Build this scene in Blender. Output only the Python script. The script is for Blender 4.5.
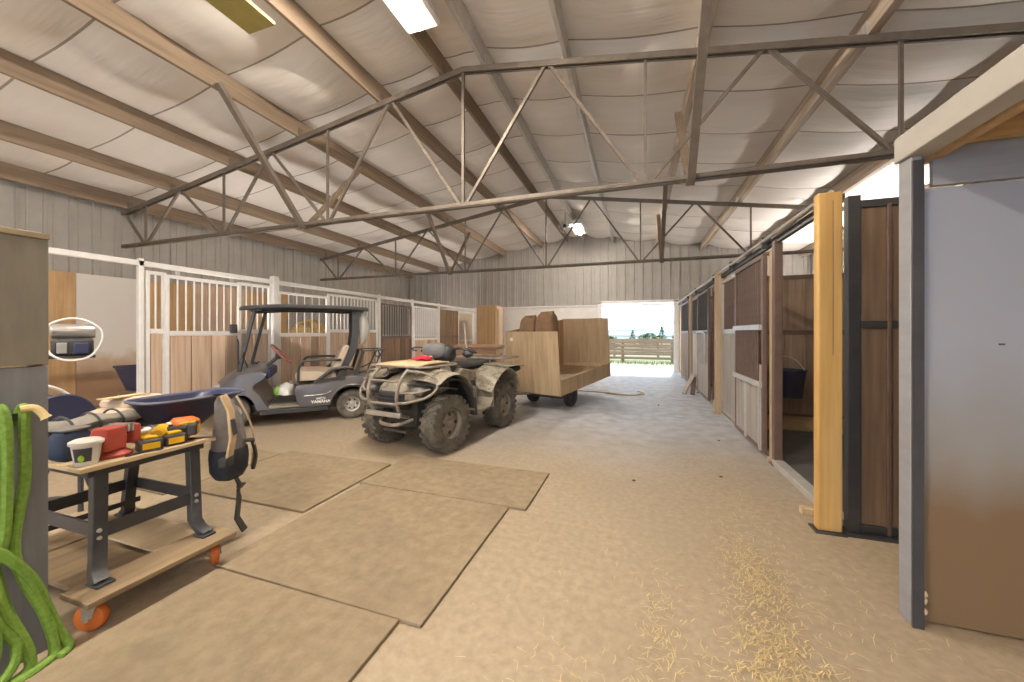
import bpy, bmesh, math, random
from math import sin, cos, pi, radians as R
from mathutils import Vector as V, Matrix as MX, Euler
for o in list(bpy.data.objects): bpy.data.objects.remove(o)
S = bpy.context.scene
COL = S.collection
rnd = random.Random(7)

# ------------------------------------------------------------------ camera, sky, sun, exposure
FPX = 370.0; EYE = 1.35; YAW = math.atan(124/370)
cd = bpy.data.cameras.new('camera'); cam = bpy.data.objects.new('camera', cd); COL.objects.link(cam)
cd.sensor_width = 36; cd.lens = FPX/1024*36; cd.shift_y = -8/1024; cd.clip_start = .02; cd.clip_end = 2000
cam.location = (0, 0, EYE); cam.rotation_euler = (R(90), 0, YAW)
S.camera = cam
S.view_settings.view_transform = 'Standard'; S.view_settings.look = 'None'
S.view_settings.exposure = 0.92; S.view_settings.gamma = 1; S.view_settings.use_curve_mapping = False
S.cycles.use_denoising = True; S.cycles.max_bounces = 10; S.cycles.diffuse_bounces = 7
S.cycles.sample_clamp_indirect = 6
W = bpy.data.worlds.new('sky'); S.world = W; W.use_nodes = True
bg = W.node_tree.nodes['Background']; bg.inputs[0].default_value = (.60, .79, 1, 1); bg.inputs[1].default_value = 2.2
sd = bpy.data.lights.new('sun', 'SUN'); sd.energy = 3.2; sd.angle = R(.6); sd.color = (1, .96, .88)
sun = bpy.data.objects.new('sun', sd); COL.objects.link(sun)
sun.rotation_euler = V((-.08, -.62, -.78)).to_track_quat('-Z', 'Y').to_euler(); sun.location = (0, 30, 30)
UP = 170.0; UPC = (1, .94, .88)  # added uplights, out of view, brightening the ceiling
TUBE = 35.0                     # added bare tubes behind the viewpoint, for fill light
LAMP = 330.0                      # strength of the tube fixtures
LAMPC = (1, .90, .77)

# ------------------------------------------------------------------ materials
def nmat(name):
    m = bpy.data.materials.new(name); m.use_nodes = True
    nt = m.node_tree; return m, nt, nt.nodes['Principled BSDF']
def link(nt, a, b): nt.links.new(a, b)
def mat(name, c1, c2=None, scale=6, stretch=(1, 1, 1), rough=.6, metal=0, bump=.15, isl=0, big=.0, lo=.3, hi=.7, spec=.3, big_c=None, big_s=.8, bdist=.02, detail=6, pos=(.45, .7)):
    m, nt, b = nmat(name); N = nt.nodes
    c2 = c2 or tuple(x*.8 for x in c1)
    tc = N.new('ShaderNodeTexCoord'); mp = N.new('ShaderNodeMapping'); mp.inputs['Scale'].default_value = stretch
    link(nt, tc.outputs['Object'], mp.inputs['Vector'])
    vec = mp.outputs['Vector']
    if isl:
        g = N.new('ShaderNodeNewGeometry'); ad = N.new('ShaderNodeVectorMath'); ad.operation = 'MULTIPLY_ADD'
        cb = N.new('ShaderNodeCombineXYZ')
        for i in range(3): link(nt, g.outputs['Random Per Island'], cb.inputs[i])
        link(nt, cb.outputs[0], ad.inputs[0]); ad.inputs[1].default_value = (37, 53, 71); link(nt, vec, ad.inputs[2]); vec = ad.outputs[0]
    nz = N.new('ShaderNodeTexNoise'); nz.inputs['Scale'].default_value = scale; nz.inputs['Detail'].default_value = detail; nz.inputs['Roughness'].default_value = .6
    link(nt, vec, nz.inputs['Vector'])
    rp = N.new('ShaderNodeValToRGB'); rp.color_ramp.elements[0].position = lo; rp.color_ramp.elements[1].position = hi
    rp.color_ramp.elements[0].color = (*c2, 1); rp.color_ramp.elements[1].color = (*c1, 1)
    link(nt, nz.outputs['Fac'], rp.inputs['Fac'])
    col = rp.outputs['Color']
    if isl:
        mr = N.new('ShaderNodeMapRange'); mr.inputs['To Min'].default_value = 1-isl; mr.inputs['To Max'].default_value = 1+isl*.6
        link(nt, g.outputs['Random Per Island'], mr.inputs['Value'])
        hv = N.new('ShaderNodeHueSaturation'); link(nt, mr.outputs[0], hv.inputs['Value']); link(nt, col, hv.inputs['Color']); col = hv.outputs['Color']
    if big:
        n2 = N.new('ShaderNodeTexNoise'); n2.inputs['Scale'].default_value = big_s; n2.inputs['Detail'].default_value = 5
        link(nt, tc.outputs['Object'], n2.inputs['Vector'])
        r2 = N.new('ShaderNodeMapRange'); r2.inputs['From Min'].default_value = pos[0]; r2.inputs['From Max'].default_value = pos[1]; r2.inputs['To Max'].default_value = big
        link(nt, n2.outputs['Fac'], r2.inputs['Value'])
        mx = N.new('ShaderNodeMix'); mx.data_type = 'RGBA'; link(nt, r2.outputs[0], mx.inputs['Factor'])
        link(nt, col, mx.inputs['A']); bc = big_c or tuple(x*.5 for x in c2); mx.inputs['B'].default_value = (*bc, 1); col = mx.outputs['Result']
    link(nt, col, b.inputs['Base Color'])
    b.inputs['Roughness'].default_value = rough; b.inputs['Metallic'].default_value = metal; b.inputs['Specular IOR Level'].default_value = spec
    if bump:
        bp = N.new('ShaderNodeBump'); bp.inputs['Strength'].default_value = bump; bp.inputs['Distance'].default_value = bdist
        link(nt, nz.outputs['Fac'], bp.inputs['Height']); link(nt, bp.outputs[0], b.inputs['Normal'])
    return m
def wood(name, c1, c2, axis='Z', isl=.18, rough=.65, big=.25, big_c=None, sc=1.0, big_s=1.2):
    st = {'X': (.35, 7, 7), 'Y': (7, .35, 7), 'Z': (7, 7, .35)}[axis]
    return mat(name, c1, c2, scale=2.6*sc, stretch=st, rough=rough, bump=.2, isl=isl, big=big, big_c=big_c, lo=.35, hi=.65, big_s=big_s)
def glow(name, c, s):
    m, nt, b = nmat(name); b.inputs['Base Color'].default_value = (*c, 1)
    b.inputs['Emission Color'].default_value = (*c, 1); b.inputs['Emission Strength'].default_value = s; return m

m_conc = mat('concrete', (.44, .35, .245), (.295, .23, .155), scale=22, rough=.6, bump=.35, big=.55, big_c=(.27, .215, .15), big_s=.55, lo=.25, hi=.75, bdist=.003, detail=12, pos=(.42, .75), spec=.35)
m_mat = mat('rubber_mat', (.335, .26, .17), (.235, .18, .115), scale=14, rough=.75, bump=.5, big=.4, big_c=(.19, .145, .095), big_s=1.4, bdist=.003, detail=9)
m_fabric = mat('ceiling_fabric', (.80, .755, .70), (.76, .71, .655), scale=1.6, stretch=(.35, 3.0, 1), rough=.55, bump=.35, big=.2, big_c=(.64, .585, .52), big_s=.5, bdist=.05, detail=3)
m_seam = mat('seam_tape', (.36, .31, .27), rough=.7, bump=0)
m_siding = mat('metal_siding', (.385, .36, .325), (.34, .315, .285), scale=3, rough=.45, bump=.05, metal=.0, big=.2, big_c=(.27, .245, .22), spec=.5)
m_linwhite = mat('white_board', (.74, .71, .68), (.66, .62, .58), scale=4, rough=.6, bump=.05, big=.25, big_c=(.55, .48, .42))
m_steel = mat('truss_steel', (.21, .175, .14), (.155, .125, .10), scale=9, rough=.55, metal=.3, bump=.05)
m_purl = wood('purlin_wood', (.30, .225, .155), (.20, .145, .10), 'Y', big=.35, big_c=(.25, .17, .11))
m_purlpale = wood('pale_purlin', (.58, .50, .41), (.36, .28, .20), 'Y', big=.4, big_c=(.42, .30, .20))
m_galv = mat('galvanised', (.60, .58, .55), (.48, .46, .43), scale=7, rough=.4, metal=.35, bump=.03)
m_pine = wood('pine_boards', (.70, .53, .40), (.52, .36, .25), 'Z', isl=.42, big=.4, big_c=(.50, .29, .15), big_s=1.6)
m_ply = wood('plywood', (.58, .43, .27), (.46, .32, .19), 'Z', isl=.06, big=.3, big_c=(.36, .25, .15), sc=.8)
m_plyx = wood('plywood_level', (.56, .415, .26), (.44, .31, .185), 'X', isl=.06, big=.3, big_c=(.36, .25, .15), sc=.8)
m_plyor = wood('orange_plywood', (.60, .40, .21), (.47, .29, .14), 'Z', isl=.12, big=.3)
m_darkwood = wood('dark_boards', (.30, .20, .125), (.19, .12, .075), 'Z', isl=.3, big=.4, big_c=(.11, .07, .05))
m_lining = wood('stall_lining', (.42, .31, .22), (.28, .19, .13), 'Z', isl=.25, big=.45, big_c=(.15, .10, .075), big_s=1.8)
m_yelpost = wood('yellow_post', (.68, .43, .16), (.54, .31, .095), 'Z', isl=0, big=.2, sc=.7)
m_tanpost = wood('tan_post', (.60, .45, .29), (.46, .33, .2), 'Z', isl=0)
m_whitem = mat('white_metal', (.80, .78, .76), (.72, .69, .66), scale=8, rough=.4, bump=.02, spec=.5)
m_brownm = mat('brown_metal', (.175, .11, .085), (.125, .08, .062), scale=10, rough=.45, bump=.03, spec=.5)
m_blackm = mat('black_metal', (.035, .035, .038), (.055, .05, .048), scale=10, rough=.45, bump=.05, spec=.5)
m_greym = mat('dark_grey_metal', (.058, .058, .064), (.042, .042, .046), scale=10, rough=.45, bump=.05, spec=.5)
m_greyboard = mat('grey_painted_board', (.31, .315, .34), (.255, .255, .27), scale=2.5, stretch=(1, 1, 5), rough=.55, bump=.12, big=.5, big_c=(.24, .19, .14), big_s=1.1)
m_rubber = mat('rubber', (.045, .042, .04), (.075, .066, .055), scale=12, rough=.8, bump=.2)
m_dusty = mat('dusty_rubber', (.20, .175, .14), (.075, .066, .056), scale=9, rough=.85, bump=.3)
m_plastic = mat('black_plastic', (.03, .03, .034), (.05, .048, .046), scale=8, rough=.5, bump=.03, spec=.5)
m_silver = mat('silver', (.62, .60, .58), (.48, .46, .44), scale=8, rough=.3, metal=.7, bump=0)
m_straw = mat('pale_straw', (.66, .53, .29), (.50, .38, .19), scale=30, rough=.9, bump=0)
m_hay = mat('hay', (.62, .47, .22), (.42, .29, .12), scale=30, rough=.9, bump=.6)

# ------------------------------------------------------------------ mesh builder
class MB:
    def __init__(s): s.v = []; s.f = []; s.m = []
    def add(s, vs, fs, mi=0):
        b = len(s.v); s.v += [tuple(p) for p in vs]; s.f += [tuple(b+i for i in f) for f in fs]; s.m += [mi]*len(fs); return s
    def box(s, c, d, rot=None, mi=0):
        vs = [V((x*d[0]/2, y*d[1]/2, z*d[2]/2)) for x in (-1, 1) for y in (-1, 1) for z in (-1, 1)]
        if rot is not None:
            r = Euler(rot).to_matrix() if not isinstance(rot, MX) else rot
            vs = [r @ p for p in vs]
        vs = [p+V(c) for p in vs]
        return s.add(vs, [(0, 1, 3, 2), (4, 6, 7, 5), (0, 4, 5, 1), (2, 3, 7, 6), (0, 2, 6, 4), (1, 5, 7, 3)], mi)
    def bb(s, x0, x1, y0, y1, z0, z1, mi=0): return s.box(((x0+x1)/2, (y0+y1)/2, (z0+z1)/2), (abs(x1-x0), abs(y1-y0), abs(z1-z0)), None, mi)
    def beam(s, a, b, w, h, up=(0, 0, 1), mi=0):
        a, b = V(a), V(b); d = (b-a); L = d.length; d.normalize(); u = V(up); x = d.cross(u)
        if x.length < 1e-4: x = d.cross(V((1, 0, 0)))
        x.normalize(); u = x.cross(d)
        return s.box((a+b)/2, (L, w, h), MX((d, x, u)).transposed(), mi)
    def tube(s, pts, r, n=8, cap=True, closed=False, mi=0):
        pts = [V(p) for p in pts]; k = len(pts); rs = r if isinstance(r, (list, tuple)) else [r]*k
        vs = []; prev = None
        for i, p in enumerate(pts):
            if closed: t = pts[(i+1) % k]-pts[i-1]
            else: t = pts[min(i+1, k-1)]-pts[max(i-1, 0)]
            t.normalize()
            if prev is None:
                u = t.cross(V((0, 0, 1)))
                if u.length < 1e-3: u = t.cross(V((1, 0, 0)))
            else: u = prev-t*prev.dot(t)
            u.normalize(); prev = u; w = t.cross(u)
            vs += [p+(u*cos(2*pi*j/n)+w*sin(2*pi*j/n))*rs[i] for j in range(n)]
        fs = []
        for i in range(k if closed else k-1):
            a, b = i*n, ((i+1) % k)*n
            fs += [(a+j, a+(j+1) % n, b+(j+1) % n, b+j) for j in range(n)]
        s.add(vs, fs, mi)
        if cap and not closed:
            s.add(vs[:n], [tuple(reversed(range(n)))], mi); s.add(vs[-n:], [tuple(range(n))], mi)
        return s
    def lathe(s, prof, c=(0, 0, 0), ax='Z', n=24, mi=0, rot=None, arc=2*pi):
        vs = []; full = abs(arc-2*pi) < 1e-6; nn = n if full else n+1
        for r, h in prof:
            for j in range(nn):
                a = arc*j/n; p = V((r*cos(a), r*sin(a), h))
                if ax == 'Y': p = V((p.x, p.z, p.y))
                if ax == 'X': p = V((p.z, p.x, p.y))
                if rot is not None: p = (Euler(rot).to_matrix() if not isinstance(rot, MX) else rot) @ p
                vs.append(p+V(c))
        fs = []
        for i in range(len(prof)-1):
            for j in range(n):
                j2 = (j+1) % nn; f = (i*nn+j, i*nn+j2, (i+1)*nn+j2, (i+1)*nn+j)
                fs.append(f if ax != 'Y' else f[::-1])
        return s.add(vs, fs, mi)
    def prism(s, poly, ax, d0, d1, mi=0):
        def P(u, w, d): return {'X': (d, u, w), 'Y': (u, d, w), 'Z': (u, w, d)}[ax]
        n = len(poly); vs = [P(u, w, d0) for u, w in poly]+[P(u, w, d1) for u, w in poly]
        return s.add(vs, [tuple(range(n)), tuple(reversed(range(n, 2*n)))]+[(i, n+i, n+(i+1) % n, (i+1) % n) for i in range(n)], mi)
    def loft(s, rings, cap=True, closed=True, mi=0):
        n = len(rings[0]); vs = [p for r in rings for p in r]; fs = []
        for i in range(len(rings)-1):
            for j in range(n if closed else n-1):
                fs.append((i*n+j, i*n+(j+1) % n, (i+1)*n+(j+1) % n, (i+1)*n+j))
        s.add(vs, fs, mi)
        if cap: s.f.append(tuple(len(s.v)-len(vs)+j for j in reversed(range(n)))); s.f.append(tuple(len(s.v)-n+j for j in range(n))); s.m += [mi]*2
        return s
    def grid(s, fn, nu, nv, mi=None):
        vs = [fn(i/nu, j/nv) for i in range(nu+1) for j in range(nv+1)]
        b = len(s.v); s.v += [tuple(p) for p in vs]
        for i in range(nu):
            for j in range(nv):
                a = b+i*(nv+1)+j; s.f.append((a, a+nv+1, a+nv+2, a+1)); s.m.append(mi(i, j) if mi else 0)
        return s
    def blob(s, c, r, seed=0, amp=.12, nu=14, nv=9, mi=0, flat=None, sq=1.0):
        q = random.Random(seed); ph = [q.uniform(0, 6.28) for _ in range(8)]
        vs = []
        def sp(x): return math.copysign(abs(x)**sq, x)
        for i in range(nv+1):
            t = pi*i/nv
            for j in range(nu):
                a = 2*pi*j/nu
                k = 1+amp*(sin(2*a+ph[0]+t)+.7*sin(3*a+ph[1]-2*t)+.5*sin(5*a+ph[2]+3*t))*sin(t)
                x, y, z = sp(sin(t))*sp(cos(a))*k*r[0], sp(sin(t))*sp(sin(a))*k*r[1], sp(cos(t))*r[2]*(1+amp*.6*sin(a*2+ph[3]))
                if flat is not None and z < flat: z = flat
                vs.append((c[0]+x, c[1]+y, c[2]+z))
        fs = [(i*nu+j, (i+1)*nu+j, (i+1)*nu+(j+1) % nu, i*nu+(j+1) % nu) for i in range(nv) for j in range(nu)]
        return s.add(vs, fs, mi)
    def xf(s, m):
        s.v = [tuple(m @ V(p)) for p in s.v]; return s
    def build(s, name, mats, parent=None, loc=None, bev=0, sub=0, solid=0, ang=38, smooth=True, merge=False):
        me = bpy.data.meshes.new(name); me.from_pydata(s.v, [], s.f)
        mats = mats if isinstance(mats, (list, tuple)) else [mats]
        for x in mats: me.materials.append(x)
        me.polygons.foreach_set('material_index', s.m)
        bm = bmesh.new(); bm.from_mesh(me)
        if merge: bmesh.ops.remove_doubles(bm, verts=bm.verts, dist=1e-4)
        bmesh.ops.recalc_face_normals(bm, faces=bm.faces); bm.to_mesh(me); bm.free()
        if smooth:
            me.polygons.foreach_set('use_smooth', [True]*len(me.polygons)); me.set_sharp_from_angle(angle=R(ang))
        o = bpy.data.objects.new(name, me); COL.objects.link(o)
        if parent: o.parent = parent
        if loc: o.location = loc
        if solid: d = o.modifiers.new('solid', 'SOLIDIFY'); d.thickness = solid; d.offset = 0
        if bev: d = o.modifiers.new('bevel', 'BEVEL'); d.width = bev; d.segments = 2; d.limit_method = 'ANGLE'
        if sub: d = o.modifiers.new('sub', 'SUBSURF'); d.levels = sub; d.render_levels = sub
        return o
def tag(o, label, cat, group=None, kind=None):
    o['label'] = label; o['category'] = cat
    if group: o['group'] = group
    if kind: o['kind'] = kind
    return o
def thing(name, label, cat, loc=(0, 0, 0), rz=0, group=None):
    o = bpy.data.objects.new(name, None); COL.objects.link(o); o.location = loc; o.rotation_euler = (0, 0, rz); o.empty_display_size = .1
    return tag(o, label, cat, group)
def struct(o): o['kind'] = 'structure'; return o
def dup(root, loc=None, rz=None, label=None):
    def cp(o, par):
        c = o.copy(); COL.objects.link(c)
        if par: c.parent = par
        for ch in list(o.children): cp(ch, c)
        return c
    r = cp(root, None)
    if loc: r.location = loc
    if rz is not None: r.rotation_euler = (0, 0, rz)
    if label: r['label'] = label
    return r
def arcpts(c, r, a0, a1, n, plane='xz'):
    out = []
    for i in range(n+1):
        a = a0+(a1-a0)*i/n; u, w = r*cos(a), r*sin(a)
        out.append({'xz': (c[0]+u, c[1], c[2]+w), 'xy': (c[0]+u, c[1]+w, c[2]), 'yz': (c[0], c[1]+u, c[2]+w)}[plane])
    return out
def spline(pts, n=6):
    pts = [V(p) for p in pts]; out = []
    for i in range(len(pts)-1):
        p0, p1, p2, p3 = pts[max(i-1, 0)], pts[i], pts[i+1], pts[min(i+2, len(pts)-1)]
        for k in range(n):
            t = k/n; out.append(.5*((2*p1)+(p2-p0)*t+(2*p0-5*p1+4*p2-p3)*t*t+(3*p1-p0-3*p2+p3)*t**3))
    out.append(pts[-1]); return out

# ------------------------------------------------------------------ setting: shell
XL, XR, YN, YF = -9.5, 5.15, -6.0, 14.0
RX = -2.16; RZ = 4.84; SL = .157
def roof(x): return RZ-SL*abs(x-RX)
TH = .26                                            # purlin depth plus seat
def floor_mat():  # far aisle: cleaner slab, with some blue sky light mixed into its colour
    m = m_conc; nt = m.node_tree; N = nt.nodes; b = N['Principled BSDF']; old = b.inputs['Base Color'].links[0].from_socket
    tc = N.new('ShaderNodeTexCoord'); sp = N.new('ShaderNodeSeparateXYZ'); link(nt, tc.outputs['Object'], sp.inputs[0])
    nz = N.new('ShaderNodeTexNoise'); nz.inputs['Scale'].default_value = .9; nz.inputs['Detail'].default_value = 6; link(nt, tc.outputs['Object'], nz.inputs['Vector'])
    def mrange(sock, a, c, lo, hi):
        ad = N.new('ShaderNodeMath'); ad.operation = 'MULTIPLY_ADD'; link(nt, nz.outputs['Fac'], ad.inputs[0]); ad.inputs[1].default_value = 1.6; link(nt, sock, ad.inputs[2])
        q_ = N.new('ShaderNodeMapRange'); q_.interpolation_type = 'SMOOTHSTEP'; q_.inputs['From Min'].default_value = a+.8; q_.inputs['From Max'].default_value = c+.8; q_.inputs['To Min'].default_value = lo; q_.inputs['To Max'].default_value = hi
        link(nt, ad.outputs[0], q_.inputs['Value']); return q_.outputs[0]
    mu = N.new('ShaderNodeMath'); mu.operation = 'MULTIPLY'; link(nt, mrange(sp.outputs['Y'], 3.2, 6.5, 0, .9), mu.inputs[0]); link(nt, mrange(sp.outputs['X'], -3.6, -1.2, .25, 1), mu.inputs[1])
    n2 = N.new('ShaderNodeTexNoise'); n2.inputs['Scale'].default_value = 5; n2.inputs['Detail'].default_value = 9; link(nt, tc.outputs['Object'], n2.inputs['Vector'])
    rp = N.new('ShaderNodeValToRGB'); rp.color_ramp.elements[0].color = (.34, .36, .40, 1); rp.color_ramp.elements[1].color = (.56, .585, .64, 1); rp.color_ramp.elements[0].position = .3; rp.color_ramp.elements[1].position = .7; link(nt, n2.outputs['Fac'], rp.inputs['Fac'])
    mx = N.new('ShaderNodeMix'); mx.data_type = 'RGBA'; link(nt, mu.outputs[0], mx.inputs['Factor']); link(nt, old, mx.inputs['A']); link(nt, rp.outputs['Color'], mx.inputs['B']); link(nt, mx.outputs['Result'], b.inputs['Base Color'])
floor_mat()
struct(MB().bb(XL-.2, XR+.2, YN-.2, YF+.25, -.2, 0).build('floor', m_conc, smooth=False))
PURL = [RX+d for d in (-7.1, -5.85, -4.34, -2.82, -1.31, -.3, .3, 1.36, 2.84, 4.28, 5.8, 7.1)]
def ceil_fn(x0, x1):
    ya, yb = YN, YF
    seams = []; y = 4.45-1.1*9.5
    ys = []
    y = 4.45-1.1*10
    while y < yb+1.2: seams.append(y); y += 1.1
    for a, b in zip(seams, seams[1:]):
        ys += [a-.012, a+.012]+[a+(b-a)*k/8 for k in range(1, 8)]
    ys = [min(max(q, ya), yb) for q in ys]; ys = [q for i, q in enumerate(ys) if i == 0 or q > ys[i-1]+1e-5]
    xs = []
    br = [x0]+[p for p in PURL if x0 < p < x1]+[x1]
    for a, b in zip(br, br[1:]): xs += [a+(b-a)*k/6 for k in range(6)]
    xs.append(x1)
    g = MB(); q = random.Random(3); jig = {}
    def z(x, y):
        i = max(0, sum(1 for s_ in seams if s_ <= y)-1); t = (y-seams[i])/1.1
        j = max(0, sum(1 for p in br if p <= x)-1); j = min(j, len(br)-2); u = (x-br[j])/(br[j+1]-br[j])
        k = jig.setdefault((i, j), q.uniform(.75, 1.3))
        return roof(x)+TH+.012-(.01+.10*k*abs(sin(pi*min(max(t, 0), 1)))**.7)*(.06+.94*sin(pi*u)) - .03*sin(pi*u)
    nx, ny = len(xs)-1, len(ys)-1
    def fn(i, j): x, y = xs[round(i*nx)], ys[round(j*ny)]; return (x, y, z(x, y))
    def seam(i, j):
        mid = (ys[j]+ys[j+1])/2; return 1 if ys[j+1]-ys[j] < .03 and any(abs(mid-s_) < .02 for s_ in seams) else 0
    g.grid(fn, nx, ny, seam); return g
struct(ceil_fn(XL, XR).build('ceiling', [m_fabric, m_seam], ang=80))
struct(MB().prism([(XL-.25, roof(XL)+.5), (RX, RZ+.75), (XR+.25, roof(XR)+.5), (XR+.25, roof(XR)+.6), (RX, RZ+.85), (XL-.25, roof(XL)+.6)], 'Y', YN-.2, YF+.2).build('roof', m_siding, smooth=False))

def ribbed(along, a0, a1, const, z0, ztop, inward, holes=()):
    """corrugated sheet: ribs every .3 m; ztop(a) gives the top"""
    g = MB(); prof = []; a = a0
    while a < a1-1e-6:
        for d, h in ((0, 0), (.10, 0), (.112, .035), (.135, .035), (.15, 0), (.215, 0), (.222, .014), (.235, .014), (.242, 0)):
            if a+d < a1: prof.append((a+d, h))
        a += .3
    prof.append((a1, 0)); 
    for h in holes: prof += [(h[0], 0), (h[1], 0)]
    prof.sort()
    def P(a, h, z): return (a, const+inward*h, z) if along == 'X' else (const+inward*h, a, z)
    for (p, hp), (q, hq) in zip(prof, prof[1:]):
        if q-p < 1e-6: continue
        zb = z0
        for h in holes:
            if p >= h[0]-1e-6 and q <= h[1]+1e-6: zb = h[2]
        g.add([P(p, hp, zb), P(q, hq, zb), P(q, hq, ztop(q)), P(p, hp, ztop(p))], [(0, 1, 2, 3)])
    return g
tl = lambda a: roof(XL)+TH+.12
struct(ribbed('Y', YN, YF, XL, 0, tl, 1).bb(XL-.12, XL-.03, YN, YF, 0, roof(XL)+.3).build('wall_left', m_siding, ang=20))
struct(ribbed('Y', YN, YF, XR, 0, lambda a: roof(XR)+TH+.12, -1).bb(XR+.03, XR+.12, YN, YF, 0, roof(XR)+.3).build('wall_right', m_siding, ang=20))
DX0, DX1, DZ = -1.2, 1.25, 2.43
wf = ribbed('X', XL, XR, YF, 2.36, lambda a: roof(a)+TH+.25, -1, [(DX0, DX1, DZ)])
for x0, x1, z0 in ((XL, DX0, 0), (DX0, DX1, DZ), (DX1, XR, 0)):
    n = 8
    for k in range(n):
        a, b = x0+(x1-x0)*k/n, x0+(x1-x0)*(k+1)/n
        wf.prism([(a, z0), (b, z0), (b, roof(b)+.5), (a, roof(a)+.5)], 'Y', YF+.03, YF+.15)
struct(wf.build('wall_far', m_siding, ang=20))
struct(MB().bb(XL, DX0-.12, YF-.02, YF+.03, 0, 2.34).bb(DX1+.14, XR, YF-.02, YF+.03, 0, 2.34).build('trim_0', m_linwhite, bev=.004))
struct(MB().bb(XL, XR, YF-.05, YF+.01, 2.335, 2.385).build('trim_1', m_whitem))
dj = MB()
dj.bb(DX0-.13, DX0, YF-.06, YF+.16, 0, 2.5).bb(DX1, DX1+.15, YF-.06, YF+.16, 0, 2.5).bb(DX0-.13, DX1+.15, YF-.06, YF+.16, DZ, DZ+.09)
struct(dj.build('door_1', m_whitem, bev=.006))
wn = MB()
for k in range(24):
    a, b = XL+(XR-XL)*k/24, XL+(XR-XL)*(k+1)/24
    z_ = 3.3 if -5.5 < (a+b)/2 < 1.5 else 0  # unseen wide opening added to let in daylight as fill
    wn.prism([(a, z_), (b, z_), (b, roof(b)+.5), (a, roof(a)+.5)], 'Y', YN-.15, YN)
struct(wn.build('wall_near', m_siding, smooth=False))

# ------------------------------------------------------------------ trusses
def truss(y, label):
    t = thing('roof_truss', label, 'roof truss', (RX, y, 3.0), 0, 'steel roof trusses')
    def zt(dx): return roof(RX+dx)-3.0
    HW = XR-RX-.02
    g = MB()
    for s in (-1, 1):
        for off in (-.028, .028):
            g.beam((0, off, zt(0)-.035), (s*HW, off, zt(HW)-.035), .02, .07)
        g.beam((0, 0, zt(0)-.012), (s*HW, 0, zt(HW)-.012), .075, .02)
    g.build('top_chord', m_steel, t)
    MB().bb(-HW, HW, -.035, .035, -.005, .012).bb(-HW, HW, .018, .035, 0, .06).bb(-HW, HW, -.035, -.018, 0, .06).build('bottom_chord', m_steel, t)
    bot = [0, 2.26, 4.5, 6.6]; top = [1.13, 3.42, 5.62, 7.25]
    MB().beam((0, 0, 0), (0, 0, zt(0)-.04), .035, .035, (1, 0, 0)).build('vertical', m_steel, t)
    for s in (-1, 1):
        for b in bot[1:]: MB().beam((s*b, 0, .02), (s*b, 0, zt(b)-.05), .03, .03, (1, 0, 0)).build('vertical', m_steel, t)
        for i in range(4):
            MB().beam((s*(bot[i]+.03), 0, .02), (s*(top[i]-.03), 0, zt(top[i])-.05), .036, .036).build('diagonal', m_steel, t)
            if i < 3: MB().beam((s*(bot[i+1]-.03), 0, .02), (s*(top[i]+.03), 0, zt(top[i])-.05), .036, .036).build('diagonal', m_steel, t)
        bx = s*2.72
        MB().beam((bx, -.02, -.02), (bx, -1.25, zt(2.72)+.02), .08, .06).build('knee_brace', m_steel, t)
        MB().beam((bx, .02, -.02), (bx, 1.25, zt(2.72)+.02), .09, .05).build('knee_brace', m_purl, t)['label'] = 'wooden brace'
    return t
truss(4.42, 'near dark steel roof truss spanning the whole barn')
truss(9.17, 'far dark steel roof truss in front of the end wall')
ords = ['lowest purlin along the left wall', 'second purlin up from the left wall', 'third purlin up from the left wall', 'fourth purlin up from the left wall', 'fifth purlin up from the left wall',
        'purlin just left of the ridge', 'grey purlin just right of the ridge', 'slim grey purlin right of the ridge pair', 'pale purlin third right of the ridge', 'pale purlin fourth right of the ridge', 'wooden purlin second from the right wall', 'lowest purlin along the right wall']
for i, x in enumerate(PURL):
    pm = m_purl if i < 6 else (m_galv if i < 8 else m_purlpale)
    w = .045 if i < 6 else (.05 if i < 8 else .085)
    x_ = min(max(x, XL+.06), XR-.06)
    t = thing('purlin', 'long '+ords[i], 'purlin', (x_, YN, roof(x_)), 0, 'roof purlins')
    MB().bb(-w/2, w/2, .05, YF-YN-.05, .003, TH).build('joist', pm, t, bev=.004)
    for y in (4.42-YN, 9.17-YN): MB().bb(-w/2-.012, w/2+.012, y-.04, y+.04, .003, .13).build('clip', m_steel if i < 6 else m_galv, t)

# ------------------------------------------------------------------ light fixtures
m_lens = glow('tube_lens', LAMPC, LAMP)
m_tube = glow('added_tube', LAMPC, TUBE)
m_lensrim = mat('fixture_white', (.82, .80, .77), rough=.4, bump=0)
def fixture(x, y, z, L, label, unseen=False):
    t = thing('ceiling_light', label, 'ceiling light', (x, y, z), 0, 'ceiling light fixtures')
    MB().prism([(-.21, .0), (-.19, .09), (.19, .09), (.21, .0), (.18, -.03), (-.18, -.03)], 'Y', -L/2, L/2).build('housing', m_lensrim, t, bev=.008)
    MB().prism([(-.035, -.032), (-.035, -.05), (-.02, -.065), (.02, -.065), (.035, -.05), (.035, -.032)], 'Y', -L/2+.05, L/2-.05).build('tube', m_lens, t)
    for s in (-1, 1):
        MB().tube([(0, s*L*.35, .09), (0, s*L*.35, roof(x)+TH-z)], .006, 6).build('hanger', m_galv, t)
    return t
fixture(-2.16, 2.78, 4.62, 1.35, 'long fluorescent light fixture overhead at the top of the picture')
fixture(-1.72, 11.6, 4.62, 1.2, 'small bright light fixture far along the ridge')
fixture(-2.16, -1.6, 4.62, 1.35, 'added unseen fluorescent light fixture behind the viewpoint')  # unseen fixture added for warm fill light
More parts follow.
